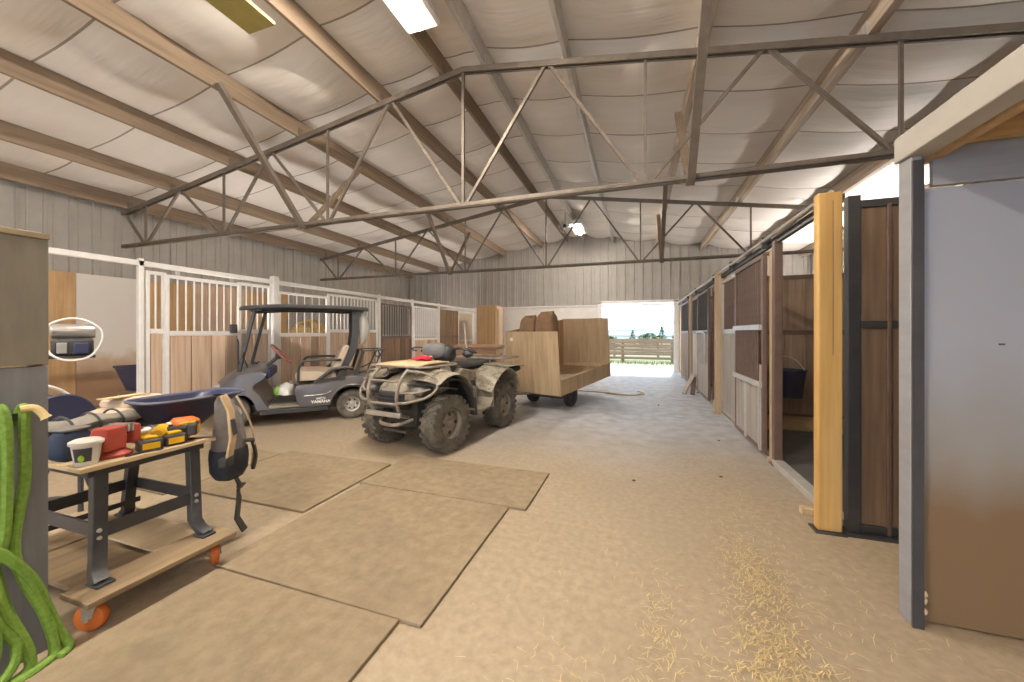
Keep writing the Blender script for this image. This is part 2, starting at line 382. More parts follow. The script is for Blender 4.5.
def added_fill_light(x, y, z, lab):      # added twin tube lights, unseen behind the viewpoint, as fill
    t = thing('added_fill_light', lab, 'ceiling light', (x, y, z), 0, 'added fill lights behind the viewpoint')
    MB().bb(-.05, .05, -.62, .62, -.02, .02).build('housing', m_lensrim, t, bev=.004)
    for s_ in (-1, 1): MB().tube([(s_*.10, -.6, 0), (s_*.10, .6, 0)], .03, 10).build('tube', m_tube, t)
    for s_ in (-1, 1): MB().tube([(0, s_*.45, .02), (0, s_*.45, roof(x)+TH-z)], .005, 5).build('hanger', m_galv, t)
for x, y in ((-5.6, -1.0), (-2.0, -1.2), (1.4, -1.0), (-5.6, -4), (1.4, -4)): added_fill_light(x, y, 3.3, 'added bare twin tube fill light hung behind the viewpoint at %s' % {(-5.6, -1.0): 'the near left', (-2.0, -1.2): 'the near middle', (1.4, -1.0): 'the near right', (-5.6, -4): 'the rear left', (1.4, -4): 'the rear right'}[(x, y)])
m_up = glow('uplight_strip', UPC, UP); m_updim = glow('uplight_strip_dim', UPC, UP*.24)
def uplight(x, y, z, rz, lab, L=1.3, legs=0, m=None):       # added trough uplights, kept out of view, to brighten the ceiling
    t = thing('added_uplight', lab, 'added uplight', (x, y, z), rz, 'added uplights out of view')
    MB().prism([(-.10, .10), (-.07, 0), (.07, 0), (.10, .10), (.09, .10), (.06, .012), (-.06, .012), (-.09, .10)], 'Y', -L/2, L/2).build('trough', m_lensrim, t)
    MB().bb(-.05, .05, -L/2+.02, L/2-.02, .014, .05).build('strip', m or m_up, t)
    for k in range(legs): MB().bb(-.02, .02, (k-.5)*L*.8-.02, (k-.5)*L*.8+.02, -z, -.001).build('leg', m_galv, t)
    MB().bb(.06, .14, -.1, .1, .02, .08).build('bracket', m_galv, t)
for y, w in ((9.0, 'inside the second stall'), (11.2, 'inside the third stall')):
    uplight(XR-.14, y, 2.12, 0, 'added hidden uplight on the right wall '+w, m=m_updim if y < 7 else None)
for y in (4.35, 5.65, 9.2, 12.2):
    uplight(-6.62, y, .95, R(180), 'added uplight hidden inside the left stalls %s' % {4.35: 'behind the sliding door', 5.65: 'behind the wide gate', 9.2: 'behind the dark boarded front', 12.2: 'by the end wall'}[y], 1.1, 2, m_updim)
for x, w in ((-7, 'near left corner'), (3.5, 'near right corner')): uplight(x, YN+.14, 2.3, R(-90), 'added unseen uplight on the near wall in the '+w)
t = thing('exhaust_fan', 'round wire fan hung beside the far ridge light', 'fan', (-2.02, 11.0, 4.55))
g = MB()
for r in (.06, .11, .16, .2): g.tube(arcpts((0, 0, 0), r, 0, 2*pi*29/30, 29, 'xz'), .006, 5, closed=True)
for k in range(10): a = k*pi/5; g.tube([(0, 0, 0), (.2*cos(a), 0, .2*sin(a))], .004, 5)
g.build('guard', m_galv, t)
MB().lathe([(0, -.05), (.05, -.05), (.05, .09), (0, .1)], ax='Y', n=14).build('motor', m_greym, t)
bl = MB()
for k in range(3):
    a = k*2*pi/3; bl.box((.09*cos(a), .02, .09*sin(a)), (.13, .006, .06), (R(25), -a, 0))
bl.build('blade', m_galv, t)
MB().tube([(0, .05, .05), (0, .05, .42)], .01, 8).build('hanger', m_steel, t)
t = thing('hanging_board', 'olive yellow board hung under the ceiling at the top left', 'board', (-3.2, 1.95, 4.1))
MB().box((0, 0, 0), (.32, 1.0, .03)).build('panel', mat('olive_board', (.42, .36, .12), (.36, .30, .10), rough=.5), t, bev=.004)
for s in (-1, 1): MB().tube([(0, s*.4, 0), (0, s*.4, .72)], .004, 5).build('wire', m_steel, t)
# ------------------------------------------------------------------ outdoors beyond the far door
m_gravel = mat('pale_gravel', (.60, .54, .44), (.46, .40, .31), scale=20, rough=.9, bump=.3)
m_grass = mat('grass', (.20, .27, .05), (.11, .17, .03), scale=12, rough=.9, bump=.6)
m_field = mat('dry_field', (.26, .21, .11), (.16, .155, .07), scale=4, rough=.9, bump=.3, big=.5, big_c=(.14, .18, .07), big_s=.1)
m_rail = wood('fence_rail', (.32, .22, .14), (.21, .14, .09), 'X', isl=.2)
struct(MB().bb(-40, 40, YF+.25, 18.2, -.25, -.03).build('ground_apron', m_gravel, smooth=False))
g = MB()
g.grid(lambda u, v: (-60+120*u, 18.2+260*v*v, -.06+.35*sin(u*9+v*5)*v-1.5*v), 20, 20)
struct(g.build('ground_field', m_field))
gb = MB(); q = random.Random(9)
for k in range(2600):
    x, y = q.uniform(-5, 6), q.uniform(16.9, 18.3); h = q.uniform(.04, .13); a = q.uniform(0, 6.3); dx, dy = .012*cos(a), .012*sin(a); lx, ly = q.uniform(-.04, .04), q.uniform(-.04, .04)
    gb.add([(x-dx, y-dy, -.05), (x+dx, y+dy, -.05), (x+lx, y+ly, h)], [(0, 1, 2)])
tag(gb.build('grass_strip', m_grass, smooth=False), 'strip of green grass outside the far door', 'grass', None, 'stuff')
def fence(y, x0, x1, n, h, rails, label, slope=0, z0=-.06):
    t = thing('rail_fence', label, 'fence', (x0, y, z0), 0, 'wooden corral fences')
    W_ = x1-x0
    for i in range(n+1): MB().lathe([(.075, -.1), (.07, h+.12), (.0, h+.15)], c=(W_*i/n, slope*i/n, 0), n=8).build('post', m_rail, t)
    for k in range(rails):
        z = .22+(h-.22)*k/(rails-1)
        MB().beam((-.2, -.09, z), (W_+.2, slope-.09, z+.02*sin(k*3)), .035, .11).build('rail', m_rail, t)
fence(18.6, -5, 6, 5, 1.0, 5, 'nearest wooden rail fence behind the grass outside the door')
fence(23.5, -9, 9, 7, 1.0, 5, 'second wooden rail fence further out in the corral', 1.5)
fence(31, -14, 12, 9, 1.0, 5, 'farthest wooden rail fence before the bushes', -2, -.15)
m_leaf = mat('foliage', (.16, .20, .08), (.08, .115, .045), scale=9, rough=.9, bump=.4)
m_trunk = wood('trunk', (.25, .18, .12), (.16, .11, .07), 'Z')
def tree(x, y, h, r, seed, label, z0=-.3, name='conifer'):
    t = thing(name, label, 'tree', (x, y, z0), 0, 'trees beyond the fences'); q = random.Random(seed)
    MB().tube([(0, 0, 0), (.03, 0, h*.5), (0, 0, h*.9)], [r*.12, r*.09, r*.03], 7).build('trunk', m_trunk, t)
    g = MB()
    n = 420
    for k in range(n):
        u = q.random(); z = h*(.12+.88*u); rr = r*(1-u)**.7*(.45+.55*q.random()) if name == 'conifer' else r*math.sqrt(max(.02, 1-(2*u-1)**2))*(.5+.5*q.random())
        a = q.uniform(0, 6.28); p = V((rr*cos(a), rr*sin(a), z)); s_ = r*q.uniform(.12, .26)
        d1 = V((q.uniform(-1, 1), q.uniform(-1, 1), q.uniform(-1, .4))).normalized()*s_; d2 = V((q.uniform(-1, 1), q.uniform(-1, 1), q.uniform(-.6, .6))).normalized()*s_*.6
        g.add([p-d2, p+d1, p+d2, p-d1*.4], [(0, 1, 2, 3)])
    g.build('foliage', m_leaf, t, smooth=False)
tree(-.4, 47, 2.0, .6, 1, 'small dark conifer left of centre through the far door')
tree(3.2, 52, 2.5, .75, 2, 'taller conifer near the middle of the far doorway')
tree(5.6, 49, 2.1, .65, 3, 'conifer right of the taller one in the far doorway')
tree(1.3, 40, 1.6, 1.2, 4, 'low green bush behind the farthest fence', name='bush')
tree(4.4, 38, 1.7, 1.3, 5, 'rounded green bush right of the low bush', name='bush')
tree(-2.5, 37, 1.3, 1.2, 6, 'low bush at the left of the far doorway', name='bush')
tree(7.3, 36, 1.5, 1.2, 7, 'bush at the right edge of the far doorway', name='bush')
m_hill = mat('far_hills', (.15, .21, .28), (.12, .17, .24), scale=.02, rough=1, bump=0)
g = MB()
for yy, hh, sd_ in ((420, 5.5, 1), (620, 10, 4)):
    pts = [(-300+600*i/60, yy) for i in range(61)]
    for (xa, ya), (xb, yb) in zip(pts, pts[1:]):
        h = lambda x: hh*(.55+.25*sin(x*.013+sd_)+.2*sin(x*.041+2*sd_))
        g.add([(xa, ya, -3), (xb, yb, -3), (xb, yb+30, h(xb)), (xa, ya+30, h(xa)), (xb, yb+80, -3), (xa, ya+80, -3)], [(0, 1, 2, 3), (3, 2, 4, 5)])
struct(g.build('hills', m_hill))
m_roofblue = mat('blue_roof', (.16, .28, .44), (.13, .24, .38), rough=.5, bump=0)
t = thing('farm_building', 'long low blue roofed building far beyond the corral', 'building', (4, 110, -1.3))
MB().bb(-22, 16, 0, 12, 0, 2.0).build('wall', m_linwhite, t)
MB().prism([(-.6, 2.0), (6, 3.1), (12.6, 2.0)], 'X', -22.5, 16.5).xf(MX(((1, 0, 0, 0), (0, 1, 0, 0), (0, 0, 1, 0), (0, 0, 0, 1)))).build('roof', m_roofblue, t)

# ------------------------------------------------------------------ lining sheets on the left and right walls
SX = -6.3                                            # left stall fronts
def lining(y0, y1, h, m, label, x=XL+.045, side=1):
    t = MB().bb(-.009, .009, 0, y1-y0-.006, .02, h).build('wall_sheet', m, None, (x, y0, 0), bev=.002)
    return tag(t, label, 'wall sheet', 'lining sheets in the left stalls')
m_stain = mat('stained_white_sheet', (.70, .65, .58), (.62, .56, .48), scale=3, rough=.6, bump=.05, big=.0)
def stain_sheet(name='white_sheet_stained', ca=(.36, .22, .13, 1), cb=(.50, .38, .28, 1), cc=(.66, .625, .575, 1), pa=.28, pb=.42, pc=.50):
    m, nt, b = nmat(name); N = nt.nodes
    tc = N.new('ShaderNodeTexCoord'); sx = N.new('ShaderNodeSeparateXYZ'); link(nt, tc.outputs['Object'], sx.inputs[0])
    nz = N.new('ShaderNodeTexNoise'); nz.inputs['Scale'].default_value = 3; nz.inputs['Detail'].default_value = 8; link(nt, tc.outputs['Object'], nz.inputs['Vector'])
    ma = N.new('ShaderNodeMath'); ma.operation = 'MULTIPLY_ADD'; link(nt, nz.outputs['Fac'], ma.inputs[0]); ma.inputs[1].default_value = .55; link(nt, sx.outputs['Z'], ma.inputs[2])
    r = N.new('ShaderNodeValToRGB'); e = r.color_ramp.elements; e[0].position = pa; e[0].color = ca; e[1].position = pc; e[1].color = cc
    k = e.new(pb); k.color = cb
    mr = N.new('ShaderNodeMapRange'); mr.inputs['From Max'].default_value = 2.6; link(nt, ma.outputs[0], mr.inputs['Value']); link(nt, mr.outputs[0], r.inputs['Fac']); link(nt, r.outputs['Color'], b.inputs['Base Color']); b.inputs['Roughness'].default_value = .6
    return m
m_stain = stain_sheet()
lining(1.1, 2.42, 2.42, m_ply, 'plywood lining sheet hidden behind the grey end panel')
lining(2.42, 3.78, 2.42, m_plyor, 'orange plywood lining sheet left of the stained white sheet')
lining(3.78, 4.72, 2.42, m_stain, 'white lining sheet stained brown along its lower half')
lining(4.72, 5.60, 2.42, m_plyor, 'orange plywood lining sheet behind the first stall bars')
lining(5.60, 6.80, 2.46, m_pine, 'pale boarded lining behind the first sliding stall door')
lining(6.80, 8.0, 2.46, m_plyor, 'tan plywood lining right of the pale boards')
lining(8.0, 11.0, 1.25, m_darkwood, 'dark kick boards inside the third left stall')
lining(11.0, 13.9, 1.25, m_ply, 'plywood kick boards inside the last left stall')
# ------------------------------------------------------------------ left stall fronts
tag(MB().bb(-.03, .03, 0, 13.3, -.035, .035).build('stall_header', m_whitem, None, (SX, .6, 2.285), bev=.006), 'long white top rail running over all the left stalls', 'rail')
HUB = m_steel
def boards(y0, y1, z0, z1, th=.035, w=.24, seed=0):
    g = MB(); q = random.Random(seed); y = y0
    while y < y1-.02:
        e = min(y+w*q.uniform(.85, 1.15), y1); e = y1 if y1-e < .08 else e
        g.bb(-th/2, th/2, y+.009, e-.009, z0, z1); y = e
    return g
def post(y, name, m, label, x=SX, w=.06, h=2.32, group='white stall posts', hinge=True):
    t = thing(name, label, 'post', (x, y, 0), 0, group)
    MB().bb(-w/2, w/2, -w/2, w/2, 0, h).build('shaft', m, t, bev=.006)
    MB().bb(-w*.8, w*.8, -w*.8, w*.8, 0, .012).build('foot_plate', m, t)
    MB().bb(-w*.45, w*.45, -w*.45, w*.45, h, h+.03).build('cap', m, t, bev=.004)
    return t
def panel(name, label, cat, y0, y1, x=SX, off=0, frame=m_whitem, bm=m_pine, barm=m_whitem, mid=1.36, top=2.2, bot=.06, sp=.105, br=.011, fw=.045, seed=0, group='left stall fronts', kick=True, bars=True, knob=False):
    t = thing(name, label, cat, (x+off, y0, 0), 0, group); L = y1-y0
    MB().bb(-.022, .022, 0, fw, bot, top).build('stile', frame, t, bev=.004)
    MB().bb(-.022, .022, L-fw, L, bot, top).build('stile', frame, t, bev=.004)
    MB().bb(-.022, .022, fw, L-fw, top-fw, top).build('top_rail', frame, t, bev=.004)
    MB().bb(-.026, .026, fw, L-fw, mid-.02, mid+.05).build('mid_rail', frame, t, bev=.004)
    MB().bb(-.022, .022, fw, L-fw, bot, bot+fw).build('bottom_rail', frame, t, bev=.004)
    if kick: boards(fw, L-fw, bot+fw, mid-.02, seed=seed).build('kick_boards', bm, t, bev=.003)
    if bars:
        n = max(1, round((L-2*fw)/sp)); me = None
        for k in range(1, n):
            y = fw+(L-2*fw)*k/n
            if me is None:
                o = MB().tube([(0, 0, mid+.05), (0, 0, top-fw)], br, 8, cap=False).build('bar', barm, t, (0, y, 0)); me = o
            else:
                c = me.copy(); COL.objects.link(c); c.parent = t; c.location = (0, y, 0)
    return t
PL = 'left stall fronts'
post(3.12, 'stall_post', m_whitem, 'white post left of the first bar fronted stall panel')
panel('stall_screen', 'narrow white barred panel at the near end of the left stalls', 'stall panel', 3.17, 3.40, kick=True, seed=1, sp=.09)
d = panel('stall_door', 'white sliding stall door with pine boards left of the golf cart roof', 'stall door', 3.36, 4.40, off=.06, seed=2, top=2.17, mid=1.33)
MB().tube([(.03, .97, .55), (.05, .97, .6), (.05, .97, 1.2), (.03, .97, 1.25)], .012, 7).build('latch_rod', m_greym, d)
MB().box((.04, .9, 1.42), (.05, .1, .14)).build('latch', m_greym, d, bev=.006)
for y in (.15, .9):
    MB().box((.0, y, 2.19), (.03, .05, .10)).build('roller', m_galv, d, bev=.004)
panel('stall_screen', 'white barred panel with pine boards above the golf cart nose', 'stall panel', 4.40, 4.98, seed=3)
post(5.06, 'stall_post', m_whitem, 'white post behind the golf cart steering wheel', w=.11, h=2.36)
panel('stall_door', 'white wide stall gate with sparse bars and hay behind it', 'stall door', 5.13, 6.30, seed=4, sp=.19, bot=.0, mid=1.30, top=2.13, br=.008)
panel('stall_screen', 'white barred panel behind the rear of the golf cart roof', 'stall panel', 6.30, 7.90, seed=5, mid=1.38)
post(7.98, 'stall_post', m_whitem, 'white post just behind the golf cart rear rack')
panel('stall_door', 'dark boarded stall front with close bars behind the quad handlebars', 'stall door', 8.05, 9.42, bm=m_darkwood, barm=m_greym, frame=m_brownm, seed=6, bot=.0, mid=1.22, top=2.13)
post(9.48, 'stall_post', m_whitem, 'slim white post left of the pale stall door', w=.06)
panel('stall_door', 'white framed stall door with pale boards behind the quad', 'stall door', 9.55, 10.95, seed=7, bot=.0, mid=1.15, top=2.16, bm=m_pine)
post(11.02, 'stall_post', m_whitem, 'white post left of the brown boarded stall', w=.07)
t = thing('stall_door', 'brown solid plywood stall front beyond the quad', 'stall door', (SX, 11.08, 0), 0, PL)
boards(0, 1.35, .05, 2.16, .03, .5, 8).build('kick_boards', m_darkwood, t); MB().bb(-.02, .025, 0, 1.35, 1.2, 1.26).build('mid_rail', m_brownm, t)
t = thing('stall_door', 'cream painted solid door at the far end of the left stalls', 'stall door', (SX, 12.45, 0), 0, PL)
MB().bb(-.02, .02, 0, 1.3, .05, 2.14).build('leaf', mat('cream_paint', (.72, .62, .48), (.62, .52, .39), scale=3, rough=.6), t)
for a, b, c_, d_ in ((0, .07, .05, 2.16), (1.23, 1.3, .05, 2.16), (.07, 1.23, 2.09, 2.16), (.07, 1.23, 1.02, 1.1), (.07, 1.23, .05, .12)):
    MB().bb(.02, .035, a, b, c_, d_).build('batten', m_whitem, t)
# low partitions between left stalls
for y, m, lab in ((5.06, m_pine, 'low board partition behind the first left stall panels'), (7.98, m_pine, 'low board partition behind the white post near the cart'), (11.02, m_ply, 'low board partition behind the last left post')):
    t = thing('stall_partition', lab, 'partition', (XL+.1, y, 0), 0, 'left stall partitions')
    g = MB()
    for k in range(5): g.bb(0, SX-XL-.2, -.02, .02, .03+.24*k, .262+.24*k)
    g.build('boards', m_plyx, t, bev=.003)
    MB().bb(0, SX-XL-.2, -.025, .025, 1.24, 1.29).build('cap_rail', m_whitem, t)
def haypile(x, y, rx, ry, h, label, seed, n=1500, name='hay_pile', z0=0):
    q = random.Random(seed); g = MB()
    g.blob((x, y, z0), (rx, ry, h), seed, .1, 20, 10, flat=z0+.002)
    for k in range(n):
        a, u = q.uniform(0, 6.28), math.sqrt(q.random()); px_, py_ = x+rx*u*cos(a)*1.08, y+ry*u*sin(a)*1.08
        z = z0+h*math.sqrt(max(0, 1-min(1, u*u)))+.01; L = q.uniform(.05, .14); b = q.uniform(0, 6.28); dz = q.uniform(-.3, .5)*L
        d_ = V((cos(b)*L, sin(b)*L, dz)); w = V((-sin(b), cos(b), 0))*.004; p = V((px_, py_, z))
        g.add([p-w, p+w, p+d_+w, p+d_-w], [(0, 1, 2, 3)])
    return tag(g.build(name, m_hay), label, 'hay', None, 'stuff')
haypile(-7.6, 7.05, .9, .75, 1.6, 'loose hay heaped behind the wide white stall gate', 5, 1600)

# ------------------------------------------------------------------ right stalls
AX = 1.37
PR = 'right stall fronts'
# header track over the sliding doors
t = thing('door_track', 'pair of long steel door tracks above the right stalls', 'track', (AX, 3.2, 2.3))
MB().bb(-.02, .02, 0, 10.4, -.03, .03).build('track_rail', m_greym, t)
MB().tube([(-.06, .0, .045), (-.06, 10.4, .045)], .018, 8).build('track_tube', m_galv, t)
for y in (1.5, 2.95, 4.2, 6.3, 7.7):
    MB().box((-.03, y, .03), (.09, .05, .12)).build('bracket', m_greym, t, bev=.004)
post(4.45, 'stall_post', m_brownm, 'dark brown steel post at the far side of the open right stall', x=AX, w=.075, h=2.27, group='right stall posts')
post(4.56, 'stall_post', m_tanpost, 'slim wooden post set behind the dark steel post', x=AX, w=.06, h=2.2, group='right stall posts')
post(7.05, 'stall_post', m_tanpost, 'square tan wooden post halfway along the right stalls', x=AX-.02, w=.15, h=2.36, group='right stall posts')
post(9.25, 'stall_post', m_brownm, 'dark steel post beyond the tan wooden post', x=AX, w=.09, h=2.3, group='right stall posts')
post(10.45, 'stall_post', m_tanpost, 'wooden post far down the right stalls', x=AX, w=.12, h=2.33, group='right stall posts')
post(12.3, 'stall_post', m_brownm, 'farthest dark post of the right stalls', x=AX, w=.09, h=2.3, group='right stall posts')
m_grayb = wood('weathered_boards', (.52, .47, .42), (.40, .35, .31), 'Z', isl=.15)
# sliding door with two tiers of bars
d = panel('stall_door', 'maroon barred sliding door with a second grille above weathered boards', 'stall door', 4.62, 5.80, x=AX, off=-.06, frame=m_brownm, bm=m_grayb, barm=m_brownm, mid=1.40, top=2.2, sp=.085, br=.011, group=PR, kick=False)
MB().bb(-.05, -.02, .02, 1.16, 1.385, 1.44).build('rail_cap', m_galv, d)
for k in range(1, 13):
    y = .05+1.08*k/13; MB().tube([(-.03, y, .82+.0*k), (-.03, y, 1.4)], .011, 8, cap=False).build('bar', m_brownm, d)
MB().bb(-.05, -.01, .02, 1.16, .76, .82).build('grille_rail', m_galv, d)
boards(.045, 1.13, .105, 1.0, seed=12, w=.2).build('kick_boards', m_grayb, d, bev=.003)
for y in (.045, .6): MB().bb(-.045, -.02, y, y+.03, .08, .78).build('strap', m_galv, d)
panel('stall_screen', 'weathered board panel with bars left of the maroon door', 'stall panel', 5.82, 6.95, x=AX, frame=m_galv, bm=m_grayb, barm=m_brownm, mid=1.36, top=2.2, seed=13, group=PR)
t = thing('stall_door', 'dark open stall front beyond the tan post', 'stall door', (AX+.02, 7.15, 0), 0, PR)
MB().bb(-.02, .02, 0, .05, .05, 2.2).build('stile', m_brownm, t); MB().bb(-.02, .02, .05, .7, 2.13, 2.2).build('top_rail', m_brownm, t); MB().bb(-.02, .02, .65, .7, .05, 2.13).build('stile', m_brownm, t)
MB().bb(-.02, .02, .05, .65, .03, .1).build('sill', m_galv, t)
d = panel('stall_door', 'second barred sliding door with curved lower grille on the right', 'stall door', 7.85, 9.15, x=AX, off=-.05, frame=m_brownm, bm=m_grayb, barm=m_greym, mid=1.36, top=2.2, sp=.1, group=PR, seed=14)
g = MB(); g.tube(spline([(-.05, .2, .75), (-.05, .2, 1.25), (-.06, .3, 1.36), (-.06, 1.0, 1.36), (-.05, 1.1, 1.3), (-.05, 1.1, .7)], 5), .015, 7); g.build('grille_frame', m_galv, d)
for k in range(6): MB().tube([(-.05, .3+.13*k, .72), (-.05, .3+.13*k, 1.36)], .009, 6, cap=False).build('bar', m_galv, d)
panel('stall_screen', 'short barred panel between the two far right posts', 'stall panel', 9.32, 10.36, x=AX, frame=m_brownm, bm=m_grayb, barm=m_greym, seed=15, group=PR)
panel('stall_door', 'third dark barred stall door near the far end on the right', 'stall door', 10.55, 12.2, x=AX, off=-.06, frame=m_brownm, bm=m_darkwood, barm=m_greym, seed=16, group=PR)
t = thing('stall_screen', 'orange plywood stall front beside the far doorway', 'stall panel', (AX+.05, 12.36, 0), 0, PR)
boards(0, 1.35, .03, 2.1, .03, .45, 17).build('boards', m_plyor, t); MB().bb(-.03, -.015, 0, 1.35, 1.0, 1.06).build('batten', m_tanpost, t)
# sill along the fronts
tag(MB().bb(-.05, .05, 0, 1.28, 0, .06).build('stall_sill', m_galv, None, (AX, 3.16, 0), bev=.006), 'pale sill across the open stall doorway on the right', 'sill')
tag(MB().bb(-.035, .035, 0, 8.9, 0, .03).build('stall_sill', m_galv, None, (AX, 4.62, 0), bev=.004), 'long low sill under the closed right stall fronts', 'sill')
# timber doorpost
t = thing('timber_post', 'thick yellow timber post beside the dark steel panel', 'post', (1.24, 3.075, 0))
MB().bb(-.07, .07, -.035, .035, .012, 2.30).build('shaft', m_yelpost, t, bev=.01)
MB().bb(.012, .017, -.0365, -.0350, 1.2, 2.24).build('crack', m_darkwood, t)
MB().bb(-.09, .085, -.06, .06, 0, .012).build('foot_plate', m_blackm, t)
tag(MB().bb(-.05, .05, -.03, .03, 0, .05).build('wood_block', m_tanpost, None, (1.22, 3.32, 0), bev=.004), 'small brown block on the floor beside the yellow post', 'block')
# steel framed panel facing the aisle
t = thing('steel_partition', 'dark steel framed panel filled with dirty brown boards', 'panel', (1.385, 3.1, 0))
PW = 3.6
for x in (0, .185, 1.3, 2.4, PW): MB().bb(x-.035 if x == 0 else x-.012, x+.035 if x == 0 else x+.012, -.03, .03, .02, 2.27 if x == 0 else 2.2).build('upright', m_blackm if x == 0 else m_brownm, t, bev=.004)
for z in (.05, 1.405, 2.21): MB().bb(.036, PW-.013, -.028, .028, z-.025, z+.025).build('cross_rail', m_blackm, t, bev=.004)
for z0, z1 in ((.076, 1.379), (1.431, 2.184)):
    g = MB(); q = random.Random(int(z0*100)); x = .04
    while x < PW-.05: e = min(x+q.uniform(.2, .32), PW-.03); g.bb(x, e-.004, -.012, .012, z0, z1); x = e
    g.build('boards', m_darkwood, t, bev=.002)
MB().bb(-.06, PW, -.07, .05, 0, .02).build('foot_plate', m_blackm, t)
# partitions inside the right stalls
for y, lab in ((7.05, 'worn board partition behind the open right stall'), (10.45, 'worn board partition deeper along the right stalls')):
    t = thing('stall_partition', lab, 'partition', (AX+.12, y, 0), 0, 'right stall partitions'); Lx = XR-.06-AX-.12
    for z0, z1 in ((.05, 1.32), (1.40, 2.22)):
        g = MB(); q = random.Random(int(z1*77)); x = 0
        while x < Lx-.01: e = min(x+q.uniform(.2, .3), Lx); g.bb(x, e-.004, -.02, .02, z0, z1); x = e
        g.build('boards', m_lining, t, bev=.002)
    for z in (.03, 1.36, 2.24): MB().bb(0, Lx, -.03, .03, z-.035, z+.035).build('cross_rail', m_brownm, t)
g = MB(); g.bb(0, .02, 0, 10.7, 0, 1.3)
tag(g.build('kick_board', m_lining, None, (XR-.07, 3.2, 0)), 'worn kick board along the right outer wall inside the stalls', 'board')
tag(MB().bb(0, 3.6, 0, 3.6, 0, .018).build('stall_mat', mat('stall_rubber', (.12, .115, .11), (.085, .08, .075), scale=10, rough=.75, bump=.2), None, (1.45, 3.25, 0)), 'dark rubber mat covering the open right stall floor', 'mat')
tag(MB().bb(0, 3.6, 0, 1.0, .0185, .03).build('bedding', mat('bedding_straw', (.42, .32, .18), (.30, .22, .12), scale=30, rough=.9, bump=.6), None, (1.45, 6.0, 0)), 'straw bedding along the back of the open right stall', 'bedding', None, 'stuff')
t = thing('feed_bucket', 'dark blue bucket hung on the partition inside the right stall', 'bucket', (2.24, 6.78, .36))
MB().lathe([(0, 0), (.17, 0), (.215, .40), (.225, .40), (.225, .43), (.205, .43), (.165, .02), (0, .02)], n=28).build('shell', mat('dark_blue_plastic', (.035, .04, .075), (.05, .052, .085), rough=.5, bump=.02), t)
MB().tube(spline([(-.215, 0, .40), (-.13, .10, .56), (0, .14, .62), (.13, .10, .56), (.215, 0, .40)], 6), .006, 6).build('handle', m_galv, t)
MB().blob((-.17, -.1, .46), (.035, .03, .05), 3, .1).build('clip', mat('pink', (.75, .25, .25), rough=.5, bump=0), t)

# ------------------------------------------------------------------ grey alcove at the right
t = thing('alcove_post', 'tall grey painted post at the corner of the right alcove', 'post', (1.245, 2.24, 0))
MB().bb(-.045, -.002, -.04, .045, 0, 2.163).build('shaft', m_greyboard, t, bev=.005)
MB().bb(-.043, -.003, -.052, -.041, 0, 2.14).build('shade_strip', m_greym, t)  # dark cover that paints in the shade of the post's front face
for z in (.14, .22, .19): MB().blob((.004, -.045, z-.06), (.007, .008, .014), int(z*100), .2).build('splinter', m_tanpost, t)
t = thing('header_beam', 'grey painted header beam over the right alcove opening', 'beam', (1.235, 2.29, 2.16))
MB().bb(-.05, .05, -2.6, 0, 0.005, .125).build('face_board', mat('beam_paint', (.46, .44, .40), (.37, .345, .31), scale=4, stretch=(1, .3, 1), rough=.6, bump=.15, big=.35, big_c=(.38, .32, .25)), t, bev=.005)
MB().bb(.051, .09, -2.6, 0, -.01, .14).build('backing_board', m_plyor, t, bev=.003)
t = thing('alcove_loft', 'brown wooden loft boards over the grey alcove', 'loft', (1.33, 2.2, 2.19))
MB().bb(0, 2.6, -2.6, -.0, .10, .125).build('deck', wood('loft_boards', (.42, .26, .12), (.30, .17, .07), 'X'), t)
for k in range(5): MB().bb(0, 2.6, -.05-.55*k, -.01-.55*k, .0, .099).build('joist', wood('loft_joist_%d' % k, (.48, .30, .13), (.34, .2, .08), 'X', isl=0), t)
m_greystain = stain_sheet('grey_sheet_soiled', (.20, .125, .065, 1), (.27, .24, .215, 1), (.33, .335, .375, 1), .30, .42, .60)
t = thing('grey_partition', 'large grey painted panel soiled brown near the floor', 'panel', (1.252, 2.25, 0))
MB().bb(0, 1.30, -.012, .012, .012, 2.02).build('sheet', m_greystain, t, bev=.003)
for x, z in ((.28, 1.3), (.4, 1.3), (.52, 1.31)): MB().box((x, -.0125, z), (.02, .004, .008)).build('nail_hole', m_greym, t)
t = tag(MB().bb(0, 1.3, -.012, .012, 0, .2).build('upper_board', m_greyboard, None, (1.30, 2.25, 2.03), bev=.003), 'grey board fixed above the large grey panel', 'board')
tag(MB().bb(0, 2.55, -.012, .012, .0, 2.15).build('side_partition', m_greyboard, None, (2.57, 2.25, 0)), 'grey panel continuing the alcove wall out of frame', 'panel')

# ------------------------------------------------------------------ left foreground partition
t = thing('end_partition', 'grey weathered end panel in two sheets at the left edge', 'panel', (-2.4, .87, 0))
MB().bb(-.02, .02, -1.3, 0, .0, 1.21).build('lower_sheet', mat('lower_grey', (.24, .24, .26), (.175, .175, .19), scale=3, stretch=(1, 5, .6), rough=.6, bump=.15, big=.4, big_c=(.12, .10, .085)), t, bev=.003)
MB().bb(-.02, .022, -1.3, 0, 1.216, 1.745).build('upper_sheet', mat('upper_grey', (.24, .215, .17), (.175, .155, .12), scale=3, stretch=(1, 4, 1), rough=.65, bump=.15), t, bev=.003)
MB().bb(-.06, -.021, -.045, 0, 0, 1.74).build('edge_stud', m_tanpost, t)
MB().bb(-.035, .026, -1.3, .003, 1.746, 1.772).build('top_cap', mat('cap_wood', (.36, .29, .19), (.25, .2, .13), scale=5, stretch=(1, .4, 1), rough=.7), t, bev=.004)
MB().blob((.022, -.2, .92), (.004, .012, .008), 2, .1).build('knot', m_greym, t)
